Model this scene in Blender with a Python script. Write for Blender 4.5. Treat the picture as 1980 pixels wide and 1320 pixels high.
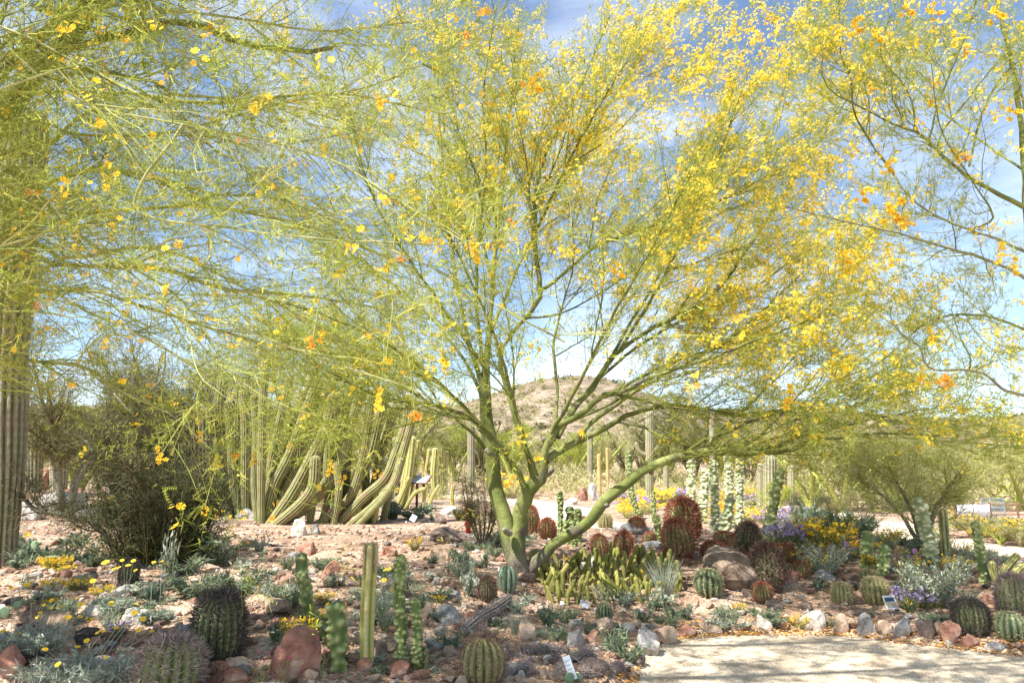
import bpy, bmesh, math, random
import numpy as np
from mathutils import Vector, Matrix, noise as mn
for o in list(bpy.data.objects): bpy.data.objects.remove(o)
SC = bpy.context.scene
COL = SC.collection
rad = math.radians
# ------------------------------------------------ camera, sky, sun, exposure
PITCH = rad(11.1); CAMZ = 1.6; F = 1320.0
cd = bpy.data.cameras.new('camera'); cd.lens = 24; cd.sensor_width = 36; cd.clip_end = 2000; cd.clip_start = 0.05
cam = bpy.data.objects.new('camera', cd); COL.objects.link(cam)
cam.location = (0, 0, CAMZ); cam.rotation_euler = (math.pi/2 + PITCH, 0, 0)
SC.camera = cam
SUN_EL = rad(57); SUN_DIR = Vector((-0.62, -0.45, 0)).normalized()*math.cos(SUN_EL) + Vector((0, 0, math.sin(SUN_EL)))
W = bpy.data.worlds.new('World'); SC.world = W; W.use_nodes = True
nt = W.node_tree; nt.nodes.clear()
def N(nt, t, **k):
    n = nt.nodes.new(t)
    for a, b in k.items(): setattr(n, a, b)
    return n
sky = N(nt, 'ShaderNodeTexSky', sky_type='NISHITA', sun_disc=False, sun_elevation=SUN_EL,
        sun_rotation=math.atan2(SUN_DIR.x, SUN_DIR.y), altitude=800, air_density=1.0, dust_density=0.5, ozone_density=1.6)
tc = N(nt, 'ShaderNodeTexCoord')
mp = N(nt, 'ShaderNodeMapping'); mp.inputs['Scale'].default_value = (1.3, 1.3, 4.2); mp.inputs['Rotation'].default_value = (0.1, 0.25, 0.6)
nz = N(nt, 'ShaderNodeTexNoise'); nz.inputs['Scale'].default_value = 1.5; nz.inputs['Detail'].default_value = 8; nz.inputs['Roughness'].default_value = 0.55; nz.inputs['Distortion'].default_value = 0.5
rp = N(nt, 'ShaderNodeValToRGB'); rp.color_ramp.elements[0].position = 0.46; rp.color_ramp.elements[1].position = 0.74
rp.color_ramp.elements[1].color = (.45, .45, .45, 1)
mx = N(nt, 'ShaderNodeMix', data_type='RGBA'); mx.inputs[7].default_value = (7.8, 8.1, 8.6, 1)
bg = N(nt, 'ShaderNodeBackground'); bg.inputs['Strength'].default_value = 0.105
wo = N(nt, 'ShaderNodeOutputWorld')
L = nt.links.new
L(tc.outputs['Generated'], mp.inputs['Vector']); L(mp.outputs[0], nz.inputs['Vector']); L(nz.outputs['Fac'], rp.inputs['Fac'])
L(rp.outputs['Color'], mx.inputs[0]); L(sky.outputs[0], mx.inputs[6]); L(mx.outputs[2], bg.inputs['Color']); L(bg.outputs[0], wo.inputs[0])
sd = bpy.data.lights.new('sun', 'SUN'); sd.energy = 5.0; sd.angle = rad(0.53); sd.color = (1, .955, .87)
so = bpy.data.objects.new('sun', sd); COL.objects.link(so); so.rotation_euler = SUN_DIR.to_track_quat('Z', 'Y').to_euler()
SC.view_settings.view_transform = 'Standard'; SC.view_settings.look = 'None'; SC.view_settings.gamma = 1
SC.view_settings.exposure = 1.3; SC.view_settings.use_curve_mapping = False
SC.cycles.max_bounces = 8; SC.cycles.diffuse_bounces = 6; SC.cycles.transmission_bounces = 4; SC.cycles.transparent_max_bounces = 4

# ------------------------------------------------ materials
MATS = {}
def lin(c): return tuple(c) + (1,)
def mat(name, stops, drive='noise', scale=6., bump=0., bscale=40., rough=.85, transl=0., detail=6, mix2=None, objrand=0., spec=.25):
    """stops: [(pos,(r,g,b))]; drive 'noise' (object space) or an attribute name; mix2=(colour, scale, lo, hi) adds blotches"""
    m = bpy.data.materials.new(name); m.use_nodes = True; t = m.node_tree; t.nodes.clear(); l = t.links.new
    out = N(t, 'ShaderNodeOutputMaterial'); r = N(t, 'ShaderNodeValToRGB')
    while len(r.color_ramp.elements) < len(stops): r.color_ramp.elements.new(.5)
    for e, (p, c) in zip(r.color_ramp.elements, stops): e.position = p; e.color = lin(c)
    co = N(t, 'ShaderNodeTexCoord')
    if drive == 'noise':
        n = N(t, 'ShaderNodeTexNoise'); n.inputs['Scale'].default_value = scale; n.inputs['Detail'].default_value = detail
        l(co.outputs['Object'], n.inputs['Vector'])
        ma = N(t, 'ShaderNodeMapRange'); ma.inputs[1].default_value = .28; ma.inputs[2].default_value = .72; l(n.outputs['Fac'], ma.inputs[0]); fac = ma.outputs[0]
    else:
        n = N(t, 'ShaderNodeAttribute', attribute_name=drive); fac = n.outputs['Fac']
    if objrand:
        oi = N(t, 'ShaderNodeObjectInfo'); ad = N(t, 'ShaderNodeMath', operation='MULTIPLY_ADD')
        l(oi.outputs['Random'], ad.inputs[0]); ad.inputs[1].default_value = objrand; ad.inputs[2].default_value = -objrand/2
        a2 = N(t, 'ShaderNodeMath', operation='ADD', use_clamp=True); l(fac, a2.inputs[0]); l(ad.outputs[0], a2.inputs[1]); fac = a2.outputs[0]
    l(fac, r.inputs['Fac']); col = r.outputs['Color']
    if mix2:
        n2 = N(t, 'ShaderNodeTexNoise'); n2.inputs['Scale'].default_value = mix2[1]; n2.inputs['Detail'].default_value = 5
        l(co.outputs['Object'], n2.inputs['Vector'])
        m2 = N(t, 'ShaderNodeMapRange'); m2.inputs[1].default_value = mix2[2]; m2.inputs[2].default_value = mix2[3]; l(n2.outputs['Fac'], m2.inputs[0])
        x = N(t, 'ShaderNodeMix', data_type='RGBA'); l(m2.outputs[0], x.inputs[0]); l(col, x.inputs[6]); x.inputs[7].default_value = lin(mix2[0]); col = x.outputs[2]
    b = N(t, 'ShaderNodeBsdfPrincipled'); b.inputs['Roughness'].default_value = rough; b.inputs['Specular IOR Level'].default_value = spec
    l(col, b.inputs['Base Color']); sh = b.outputs[0]
    if bump:
        n3 = N(t, 'ShaderNodeTexNoise'); n3.inputs['Scale'].default_value = bscale; n3.inputs['Detail'].default_value = 6; n3.inputs['Roughness'].default_value = .65
        l(co.outputs['Object'], n3.inputs['Vector']); bp = N(t, 'ShaderNodeBump'); bp.inputs['Strength'].default_value = bump; bp.inputs['Distance'].default_value = .03
        l(n3.outputs['Fac'], bp.inputs['Height']); l(bp.outputs[0], b.inputs['Normal'])
    if transl:
        tr = N(t, 'ShaderNodeBsdfTranslucent'); l(col, tr.inputs['Color']); ms = N(t, 'ShaderNodeMixShader'); ms.inputs[0].default_value = transl
        l(sh, ms.inputs[1]); l(tr.outputs[0], ms.inputs[2]); sh = ms.outputs[0]
    l(sh, out.inputs[0]); MATS[name] = m; return m
mat('green_bark', [(0, (.085, .105, .028)), (.5, (.17, .195, .055)), (1, (.29, .31, .11))], scale=3, bump=.6, bscale=22, mix2=((.13, .11, .08), 3.4, .54, .66))
gb = MATS['green_bark'].node_tree; gp = N(gb, 'ShaderNodeNewGeometry'); gs = N(gb, 'ShaderNodeSeparateXYZ'); gb.links.new(gp.outputs['Position'], gs.inputs[0])
gn = N(gb, 'ShaderNodeTexNoise'); gn.inputs['Scale'].default_value = 6; gb.links.new(gp.outputs['Position'], gn.inputs['Vector']); ga = N(gb, 'ShaderNodeMath', operation='MULTIPLY_ADD'); ga.inputs[1].default_value = -.5; gb.links.new(gn.outputs['Fac'], ga.inputs[0]); gb.links.new(gs.outputs[2], ga.inputs[2])
gr = N(gb, 'ShaderNodeMapRange'); gr.inputs[1].default_value = .56; gr.inputs[2].default_value = .30; gb.links.new(ga.outputs[0], gr.inputs[0]); gm = N(gb, 'ShaderNodeMix', data_type='RGBA'); gm.inputs[7].default_value = (.20, .17, .13, 1)
pb = [n for n in gb.nodes if n.type == 'BSDF_PRINCIPLED'][0]; src_ = pb.inputs['Base Color'].links[0].from_socket; gb.links.new(src_, gm.inputs[6]); gb.links.new(gr.outputs[0], gm.inputs[0]); gb.links.new(gm.outputs[2], pb.inputs['Base Color'])
mat('grey_bark', [(0, (.16, .145, .11)), (.5, (.24, .225, .17)), (1, (.30, .30, .17))], scale=7, bump=.5, bscale=30)
mat('twig_green', [(0, (.11, .13, .03)), (.5, (.26, .29, .06)), (1, (.44, .43, .15))], drive='rnd')
mat('twig_pale', [(0, (.24, .29, .05)), (.5, (.38, .42, .10)), (1, (.54, .51, .20))], drive='rnd')
mat('twig_brown', [(0, (.07, .065, .03)), (.5, (.15, .13, .065)), (1, (.29, .24, .14))], drive='rnd')
mat('leaf_lime', [(0, (.14, .20, .025)), (.5, (.37, .41, .06)), (1, (.56, .55, .13))], drive='rnd', transl=.5)
mat('leaf_olive', [(0, (.10, .11, .03)), (.5, (.20, .20, .06)), (1, (.34, .31, .12))], drive='rnd', transl=.45)
mat('leaf_dark', [(0, (.028, .045, .018)), (.5, (.06, .08, .028)), (1, (.13, .13, .05))], drive='rnd', transl=.25)
mat('leaf_silver', [(0, (.20, .24, .17)), (.5, (.36, .40, .31)), (1, (.54, .56, .47))], drive='rnd', transl=.2)
mat('leaf_bluegreen', [(0, (.08, .12, .07)), (.5, (.165, .215, .14)), (1, (.29, .33, .24))], drive='rnd', transl=.25)
mat('leaf_straw', [(0, (.34, .33, .12)), (.5, (.50, .47, .21)), (1, (.62, .58, .34))], drive='rnd', transl=.45)
mat('petal_yellow', [(0, (.85, .38, .03)), (.18, (.90, .60, .03)), (.45, (.95, .69, .05)), (1, (.97, .82, .14))], drive='rnd', transl=.36)
mat('petal_gold', [(0, (.80, .24, .03)), (.2, (.88, .46, .03)), (.6, (.93, .62, .04)), (1, (.95, .74, .08))], drive='rnd', transl=.4)
mat('pale_bark', [(0, (.20, .22, .07)), (.5, (.31, .32, .13)), (1, (.44, .42, .22))], scale=9, bump=.25, bscale=40, mix2=((.20, .15, .10), 7, .62, .72))
mat('petal_orange', [(0, (.75, .15, .03)), (.5, (.85, .30, .03)), (1, (.9, .5, .05))], drive='rnd', transl=.35)
mat('petal_pink', [(0, (.65, .06, .22)), (1, (.85, .25, .42))], drive='rnd', transl=.3)
mat('petal_purple', [(0, (.45, .33, .58)), (1, (.70, .60, .80))], drive='rnd', transl=.3)
mat('petal_white', [(0, (.7, .66, .5)), (1, (.85, .83, .75))], drive='rnd', transl=.3)
mat('petal_red', [(0, (.7, .06, .02)), (1, (.85, .2, .05))], drive='rnd', transl=.2)
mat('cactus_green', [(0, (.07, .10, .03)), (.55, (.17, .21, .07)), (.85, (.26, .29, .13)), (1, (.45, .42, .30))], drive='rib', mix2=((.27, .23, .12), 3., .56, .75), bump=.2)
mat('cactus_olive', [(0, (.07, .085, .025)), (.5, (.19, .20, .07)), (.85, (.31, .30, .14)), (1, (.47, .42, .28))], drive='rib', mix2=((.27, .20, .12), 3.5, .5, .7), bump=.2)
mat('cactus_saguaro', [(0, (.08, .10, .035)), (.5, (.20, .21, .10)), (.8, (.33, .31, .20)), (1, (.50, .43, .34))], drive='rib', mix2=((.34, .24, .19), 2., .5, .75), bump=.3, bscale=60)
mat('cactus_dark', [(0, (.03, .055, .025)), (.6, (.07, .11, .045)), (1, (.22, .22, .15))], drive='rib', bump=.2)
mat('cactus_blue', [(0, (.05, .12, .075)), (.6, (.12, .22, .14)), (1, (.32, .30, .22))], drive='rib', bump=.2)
mat('cactus_yellow', [(0, (.20, .22, .05)), (.6, (.38, .38, .11)), (1, (.55, .48, .25))], drive='rib', mix2=((.28, .20, .06), 6., .55, .7), bump=.2)
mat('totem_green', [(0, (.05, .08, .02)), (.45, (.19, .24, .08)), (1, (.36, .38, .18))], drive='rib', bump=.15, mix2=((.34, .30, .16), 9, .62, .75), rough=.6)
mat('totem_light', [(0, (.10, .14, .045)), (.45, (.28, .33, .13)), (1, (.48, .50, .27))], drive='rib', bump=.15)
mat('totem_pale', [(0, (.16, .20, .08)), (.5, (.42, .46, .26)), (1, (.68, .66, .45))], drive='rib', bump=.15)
mat('stem_olive', [(0, (.06, .075, .015)), (.55, (.17, .19, .035)), (1, (.36, .31, .10))], drive='rib', mix2=((.22, .10, .03), 5, .58, .75), objrand=.3)
mat('stalk_tan', [(0, (.42, .26, .10)), (1, (.58, .40, .18))], scale=5)
mat('pad_green', [(0, (.16, .26, .14)), (1, (.28, .38, .22))], scale=12, bump=.15, rough=.6, objrand=.3)
mat('pad_purple', [(0, (.36, .17, .32)), (1, (.55, .32, .48))], scale=8, rough=.6)
mat('spine_red', [(0, (.20, .05, .03)), (.5, (.36, .12, .07)), (1, (.50, .27, .17))], drive='rnd')
mat('spine_brown', [(0, (.10, .05, .035)), (.5, (.22, .12, .085)), (1, (.38, .26, .19))], drive='rnd')
mat('spine_grey', [(0, (.20, .14, .12)), (.5, (.34, .26, .23)), (1, (.52, .42, .37))], drive='rnd')
mat('spine_gold', [(0, (.36, .28, .12)), (.5, (.5, .42, .22)), (1, (.62, .55, .36))], drive='rnd')
mat('spine_dark', [(0, (.04, .035, .03)), (.5, (.10, .085, .07)), (1, (.24, .2, .17))], drive='rnd')
ROCKC = {'brown': [(0, (.10, .07, .05)), (.5, (.20, .145, .105)), (1, (.31, .24, .18))],
         'red-brown': [(0, (.18, .085, .06)), (.5, (.34, .17, .12)), (1, (.47, .29, .21))],
         'tan': [(0, (.28, .19, .13)), (.5, (.44, .32, .23)), (1, (.56, .45, .35))],
         'grey': [(0, (.15, .145, .14)), (.5, (.28, .27, .26)), (1, (.42, .41, .38))],
         'pale': [(0, (.36, .32, .27)), (.5, (.52, .48, .42)), (1, (.66, .63, .57))],
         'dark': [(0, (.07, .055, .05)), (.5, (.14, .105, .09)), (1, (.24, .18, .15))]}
for k, v in ROCKC.items(): mat('rock_' + k, v, scale=8, bump=1., bscale=13, rough=.92, objrand=.4, mix2=((.42, .36, .28), 3., .6, .72) if k != 'pale' else ((.34, .24, .18), 4., .58, .7))
mat('pebbles', [(0, (.09, .055, .04)), (.3, (.31, .18, .13)), (.55, (.42, .30, .22)), (.8, (.33, .31, .28)), (1, (.62, .56, .48))], drive='rnd', rough=.9)
mat('litter', [(0, (.20, .11, .05)), (.5, (.55, .24, .05)), (1, (.80, .42, .05))], drive='rnd')
mat('dead_wood', [(0, (.10, .08, .07)), (.5, (.24, .205, .18)), (1, (.42, .38, .34))], drive='rnd', bump=.3)
mat('brown_metal', [(0, (.10, .045, .03)), (1, (.17, .08, .055))], scale=10, rough=.6)
mat('white_panel', [(0, (.66, .69, .72)), (1, (.74, .76, .78))], scale=3, rough=.4)
mat('label_dark', [(0, (.03, .05, .09)), (1, (.06, .1, .15))], scale=30)
mat('label_grey', [(0, (.30, .33, .36)), (1, (.42, .45, .48))], scale=30)
mat('banner_white', [(0, (.66, .70, .78)), (1, (.76, .79, .84))], scale=2, rough=.6)
mat('blue_metal', [(0, (.18, .25, .28)), (1, (.25, .33, .36))], scale=6, rough=.5)
mat('fence_brown', [(0, (.17, .09, .06)), (1, (.26, .15, .10))], scale=6)
mat('black_hose', [(0, (.015, .015, .018)), (1, (.03, .03, .03))], scale=6, rough=.5)

def ground_mat(name, stops, sc, peb, bump):
    m = bpy.data.materials.new(name); m.use_nodes = True; t = m.node_tree; t.nodes.clear(); l = t.links.new
    out = N(t, 'ShaderNodeOutputMaterial'); b = N(t, 'ShaderNodeBsdfPrincipled'); b.inputs['Roughness'].default_value = .95; b.inputs['Specular IOR Level'].default_value = .1
    g = N(t, 'ShaderNodeNewGeometry')
    n = N(t, 'ShaderNodeTexNoise'); n.inputs['Scale'].default_value = sc; n.inputs['Detail'].default_value = 10; n.inputs['Roughness'].default_value = .62
    r = N(t, 'ShaderNodeValToRGB')
    while len(r.color_ramp.elements) < len(stops): r.color_ramp.elements.new(.5)
    for e, (p, c) in zip(r.color_ramp.elements, stops): e.position = p; e.color = lin(c)
    v = N(t, 'ShaderNodeTexVoronoi'); v.inputs['Scale'].default_value = peb; v.inputs['Randomness'].default_value = 1
    l(g.outputs['Position'], n.inputs['Vector']); l(g.outputs['Position'], v.inputs['Vector']); l(n.outputs['Fac'], r.inputs['Fac'])
    hs = N(t, 'ShaderNodeSeparateColor'); l(v.outputs['Color'], hs.inputs[0])
    mr = N(t, 'ShaderNodeMapRange'); mr.inputs[3].default_value = .62; mr.inputs[4].default_value = 1.35; l(hs.outputs[0], mr.inputs[0])
    mu = N(t, 'ShaderNodeMix', data_type='RGBA', blend_type='MULTIPLY'); mu.inputs[0].default_value = 1; l(r.outputs['Color'], mu.inputs[6]); l(mr.outputs[0], mu.inputs[7])
    l(mu.outputs[2], b.inputs['Base Color'])
    sb = N(t, 'ShaderNodeMath', operation='SUBTRACT'); l(n.outputs['Fac'], sb.inputs[0])
    dm = N(t, 'ShaderNodeMath', operation='MULTIPLY'); dm.inputs[1].default_value = .5; l(v.outputs['Distance'], dm.inputs[0]); l(dm.outputs[0], sb.inputs[1])
    bp = N(t, 'ShaderNodeBump'); bp.inputs['Strength'].default_value = bump; bp.inputs['Distance'].default_value = .05; l(sb.outputs[0], bp.inputs['Height']); l(bp.outputs[0], b.inputs['Normal'])
    l(b.outputs[0], out.inputs[0]); MATS[name] = m
ground_mat('soil', [(.3, (.16, .095, .06)), (.45, (.34, .225, .155)), (.58, (.48, .345, .25)), (.72, (.60, .47, .37))], 2.2, 38, 1.)
ground_mat('path_dirt', [(.3, (.46, .355, .25)), (.5, (.62, .51, .375)), (.7, (.72, .62, .48))], 2.6, 110, .5)
ground_mat('hill_soil', [(.35, (.11, .10, .05)), (.47, (.18, .145, .095)), (.55, (.24, .18, .13)), (.7, (.29, .23, .17))], .22, .9, .3)

# ------------------------------------------------ mesh helpers
def mesh_np(name, V, faces, m, smooth=True, attrs=None):
    """V (n,3); faces: list of int arrays (k,3) or (k,4); attrs {name: per-vertex float array}"""
    me = bpy.data.meshes.new(name); V = np.asarray(V, np.float32)
    faces = [np.asarray(f, np.int32) for f in faces if len(f)]
    nl = sum(f.size for f in faces); npoly = sum(len(f) for f in faces)
    me.vertices.add(len(V)); me.vertices.foreach_set('co', V.ravel())
    me.loops.add(nl); me.loops.foreach_set('vertex_index', np.concatenate([f.ravel() for f in faces]))
    tot = np.concatenate([np.full(len(f), f.shape[1], np.int32) for f in faces]); st = np.concatenate([[0], np.cumsum(tot)[:-1]]).astype(np.int32)
    me.polygons.add(npoly); me.polygons.foreach_set('loop_start', st); me.polygons.foreach_set('loop_total', tot)
    me.polygons.foreach_set('use_smooth', np.full(npoly, smooth))
    for k, a in (attrs or {}).items():
        at = me.attributes.new(k, 'FLOAT', 'POINT'); at.data.foreach_set('value', np.asarray(a, np.float32))
    me.update(calc_edges=True)
    if m: me.materials.append(MATS[m] if isinstance(m, str) else m)
    return me
class MB:
    def __init__(s): s.V = []; s.F = []; s.n = 0; s.A = {}
    def add(s, V, faces, **attrs):
        V = np.asarray(V, float); s.V.append(V)
        for f in faces:
            if len(f): s.F.append(np.asarray(f, np.int64) + s.n)
        for k, a in attrs.items(): s.A.setdefault(k, []).append(np.broadcast_to(np.asarray(a, float), (len(V),)))
        s.n += len(V)
    def mesh(s, name, m, smooth=True):
        tri = [f for f in s.F if f.shape[1] == 3]; q = [f for f in s.F if f.shape[1] == 4]
        fs = ([np.concatenate(tri)] if tri else []) + ([np.concatenate(q)] if q else [])
        return mesh_np(name, np.concatenate(s.V), fs, m, smooth, {k: np.concatenate(a) for k, a in s.A.items()})
def link(name, me, parent=None, kind=None):
    o = bpy.data.objects.new(name, me); COL.objects.link(o)
    if parent: o.parent = parent
    if kind: o['kind'] = kind
    return o
def tag(o, label, cat, group=None):
    o['label'] = label; o['category'] = cat
    if group: o['group'] = group
    return o
def thing(name, loc, label, cat, group=None, rz=0, sc=(1, 1, 1)):
    o = bpy.data.objects.new(name, None); COL.objects.link(o); o.location = loc; o.rotation_euler = (0, 0, rz); o.scale = sc
    o.empty_display_size = .1
    return tag(o, label, cat, group)
def nrm(a): return a/np.maximum(np.linalg.norm(a, axis=-1, keepdims=True), 1e-9)
def tubes(P, R, sides=3, rng=None, cap=False):
    """batch of polylines P (n,K,3), R (n,K)"""
    n, K, _ = P.shape; T = np.empty_like(P); T[:, 1:-1] = P[:, 2:] - P[:, :-2]; T[:, 0] = P[:, 1] - P[:, 0]; T[:, -1] = P[:, -1] - P[:, -2]; T = nrm(T)
    ref = np.where(np.abs(T[:, :1, 2:3]) < .8, np.array([0, 0, 1.]), np.array([1., 0, 0]))
    U0 = nrm(np.cross(T[:, :1], ref)); U = nrm(U0 - (U0*T).sum(-1, keepdims=True)*T); Vv = np.cross(T, U)
    a = np.arange(sides)*2*np.pi/sides
    ring = P[:, :, None] + R[:, :, None, None]*(np.cos(a)[:, None]*U[:, :, None] + np.sin(a)[:, None]*Vv[:, :, None])
    V = ring.reshape(-1, 3)
    i = np.arange(n)[:, None, None]*K*sides + np.arange(K-1)[None, :, None]*sides; j = np.arange(sides)[None, None]; j2 = (j+1) % sides
    Fq = np.stack([i+j, i+j2, i+sides+j2, i+sides+j], -1).reshape(-1, 4)
    return V, Fq
def spline(pts, K):
    """catmull-rom through pts (m,d) resampled to K"""
    p = np.asarray(pts, float); m = len(p)
    if m == 2: return p[0] + (p[1]-p[0])*np.linspace(0, 1, K)[:, None]
    e = np.vstack([2*p[0]-p[1], p, 2*p[-1]-p[-2]]); d = np.concatenate([[0], np.cumsum(np.linalg.norm(np.diff(p[:, :3], axis=0), axis=1))])
    s = np.linspace(0, d[-1], K); k = np.clip(np.searchsorted(d, s, 'right')-1, 0, m-2); t = ((s-d[k])/np.maximum(d[k+1]-d[k], 1e-9))[:, None]
    a, b, c, f = e[k], e[k+1], e[k+2], e[k+3]
    return .5*((2*b) + (c-a)*t + (2*a-5*b+4*c-f)*t*t + (-a+3*b-3*c+f)*t**3)

# ------------------------------------------------ terrain
_rs = np.random.RandomState(7); _tab = _rs.rand(256, 256)
def vnoise(x, y):
    x = np.asarray(x, float); y = np.asarray(y, float); xi = np.floor(x).astype(int); yi = np.floor(y).astype(int); fx = x-xi; fy = y-yi
    fx = fx*fx*(3-2*fx); fy = fy*fy*(3-2*fy); g = lambda a, b: _tab[a & 255, b & 255]
    return (g(xi, yi)*(1-fx)+g(xi+1, yi)*fx)*(1-fy) + (g(xi, yi+1)*(1-fx)+g(xi+1, yi+1)*fx)*fy
def fbm(x, y, o=4):
    s = 0; a = .5
    for k in range(o): s = s + a*(vnoise(x*2**k+17*k, y*2**k-9*k)-.5); a *= .5
    return s
def sstep(a, b, x): t = np.clip((x-a)/(b-a), 0, 1); return t*t*(3-2*t)
EDGE = np.array([(-40, 1.5), (-8, 3.2), (-3, 3.9), (-.6, 4.3), (.5, 4.9), (.98, 5.8), (1.15, 6.6), (1.5, 7.25), (2.2, 7.5), (3.25, 7.5), (4.0, 7.05), (4.6, 6.6), (6., 5.6), (9, 4.2), (40, 2.)])
def edge_y(x): return np.interp(x, EDGE[:, 0], EDGE[:, 1])
def edge_d(x, y):
    """signed distance to the front path edge, + inside the bed"""
    x = np.asarray(x, float); y = np.asarray(y, float); best = np.full(np.broadcast(x, y).shape, 1e9)
    for (x0, y0), (x1, y1) in zip(EDGE[:-1], EDGE[1:]):
        dx, dy = x1-x0, y1-y0; t = np.clip(((x-x0)*dx+(y-y0)*dy)/(dx*dx+dy*dy), 0, 1); best = np.minimum(best, np.hypot(x-x0-t*dx, y-y0-t*dy))
    return np.where(y > edge_y(x), best, -best)
PATH2 = np.array([(-4, 38.), (.3, 31), (1.6, 24), (1.35, 18), (1.45, 15.9)])   # far path that shows behind the trunk
PATH3 = np.array([(16, 9.), (12, 12.8), (9.8, 15.8), (10.2, 19.5), (12.2, 22), (11.5, 26), (14, 34)])          # path on the far right
def seg_d(x, y, pl):
    best = 1e9
    for (x0, y0), (x1, y1) in zip(pl[:-1], pl[1:]):
        dx, dy = x1-x0, y1-y0; t = np.clip(((x-x0)*dx+(y-y0)*dy)/(dx*dx+dy*dy), 0, 1); best = np.minimum(best, np.hypot(x-x0-t*dx, y-y0-t*dy))
    return best
def H(x, y):
    x = np.asarray(x, float); y = np.asarray(y, float); d = edge_d(x, y) + .12*fbm(x*1.7, y*1.7, 2)
    bed = .07*sstep(-.04, .14, d) + .48*sstep(.0, 3.0, d)
    right = sstep(6.3, 8.6, x + .25*(10-y)*(y < 10)) * sstep(5, 9, y)
    z = bed*(1-right) + .10*right*sstep(0, .3, d)
    rough = sstep(0, .4, d)*(.16*fbm(x*.7, y*.7, 3) + .07*fbm(x*3.1+5, y*3.1, 4)) + .02*fbm(x*2, y*2, 3)
    p2 = seg_d(x, y, PATH2); p3 = seg_d(x, y, PATH3); k = sstep(1.0, 1.9, np.minimum(p2-.15, p3))
    z = z + rough*k - .06*(1-k)
    far = np.maximum(y-34, 0); z = z + far*.045 + .6*sstep(34, 60, y)*fbm(x*.06, y*.06, 3)
    lf = np.maximum(-x-7, 0)*sstep(7, 14, y); z = z + .05*lf
    return z
def h(x, y): return float(H(np.array([x]), np.array([y]))[0])
def ray(px, py):
    u = (px-990)/F; v = (660-py)/F; c, s = math.cos(PITCH), math.sin(PITCH)
    return np.array([u, c-v*s, s+v*c])
def W3(px, py, Y):
    """pixel of the photograph + distance Y -> world point"""
    d = ray(px, py); return np.array([0, 0, CAMZ]) + d*(Y/d[1])
def G(px, py):
    """pixel -> where it meets the ground; returns (x,y,z), depth"""
    d = ray(px, py); ts = np.concatenate([np.arange(3, 30, .05), np.arange(30, 90, .5)]); P = np.array([0, 0, CAMZ]) + d*ts[:, None]
    below = P[:, 2] < H(P[:, 0], P[:, 1])
    if not below.any(): t = 60.
    else:
        i = int(np.argmax(below)); t = ts[i]
        lo, hi = ts[max(i-1, 0)], t
        for _ in range(8):
            mid = (lo+hi)/2; p = np.array([0, 0, CAMZ])+d*mid
            if p[2] < h(p[0], p[1]): hi = mid
            else: lo = mid
        t = hi
    p = np.array([0, 0, CAMZ]) + d*t; return p, t
def topix(p):
    d = np.asarray(p, float) - np.array([0, 0, CAMZ]); c, s = math.cos(PITCH), math.sin(PITCH)
    f = d[..., 1]*c + d[..., 2]*s; up = -d[..., 1]*s + d[..., 2]*c; return 990+F*d[..., 0]/f, 660-F*up/f

def graded(segs):
    out = [segs[0][0]]
    for a, b, st in segs: n = max(1, int(round((b-a)/st))); out += list(np.linspace(a, b, n+1)[1:])
    return np.array(out)
def sheet(name, xs, ys, zf, m, mask=None):
    X, Y = np.meshgrid(xs, ys); Z = zf(X, Y); V = np.stack([X, Y, Z], -1).reshape(-1, 3); nx = len(xs); ny = len(ys)
    i = (np.arange(ny-1)[:, None]*nx + np.arange(nx-1)[None]).ravel(); Fq = np.stack([i, i+1, i+1+nx, i+nx], -1)
    if mask is not None:
        cx = V[Fq].mean(1); Fq = Fq[mask(cx[:, 0], cx[:, 1])]
    o = link(name, mesh_np(name, V, [Fq], m), kind='structure'); return o
gx = graded([(-400, -60, 20), (-60, -14, 1.5), (-14, -6, .25), (-6, 7, .09), (7, 16, .3), (16, 60, 1.5), (60, 400, 20)])
gy = graded([(-60, 0, 5), (0, 3.6, .3), (3.6, 10, .085), (10, 20, .25), (20, 60, 1.), (60, 400, 17)])
sheet('ground', gx, gy, H, 'soil')
sheet('path', graded([(-6, 9, .08), (9, 22, .5)]), graded([(0, 3, .3), (3, 7.7, .08)]), lambda x, y: H(x, y)+.004+.0*x, 'path_dirt', mask=lambda x, y: edge_d(x, y) + .12*fbm(x*1.7, y*1.7, 2) < .03)
m2 = lambda pl, w: (lambda x, y: seg_d(x, y, pl) < w + .15*fbm(x*2, y*2, 2))
sheet('far_path', graded([(-16, 8, .15)]), graded([(15, 42, .15)]), lambda x, y: H(x, y)+.006, 'path_dirt', mask=m2(PATH2, 1.15))
sheet('side_path', graded([(7, 18, .15)]), graded([(8, 36, .15)]), lambda x, y: H(x, y)+.006, 'path_dirt', mask=m2(PATH3, 1.2))
def hillz(x, y):
    a = np.degrees(np.arctan2(x, y)); peak = 8.5*np.exp(-((a-4.5)/15.)**2); side = 5.2 + .9*np.sin(a*.09+1.1) + .8*np.exp(-((a+25)/16.)**2)
    el = np.maximum(peak, side) + .7*fbm(a*.16+40, y*.02, 4)*2; r = np.hypot(x, y); top = r*np.tan(np.radians(el))
    return -3 + (top+3)*sstep(60, 190, r) + 3.5*fbm(x*.05, y*.05, 5)*sstep(70, 120, r)
an = np.radians(np.linspace(-75, 75, 180)); rr = np.linspace(62, 215, 80)
A, R_ = np.meshgrid(an, rr); HX = R_*np.sin(A); HY = R_*np.cos(A); HZ = hillz(HX, HY)
i = (np.arange(79)[:, None]*180+np.arange(179)[None]).ravel()
link('hills', mesh_np('hills', np.stack([HX, HY, HZ], -1).reshape(-1, 3), [np.stack([i, i+1, i+181, i+180], -1)], 'hill_soil'), kind='structure')
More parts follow.
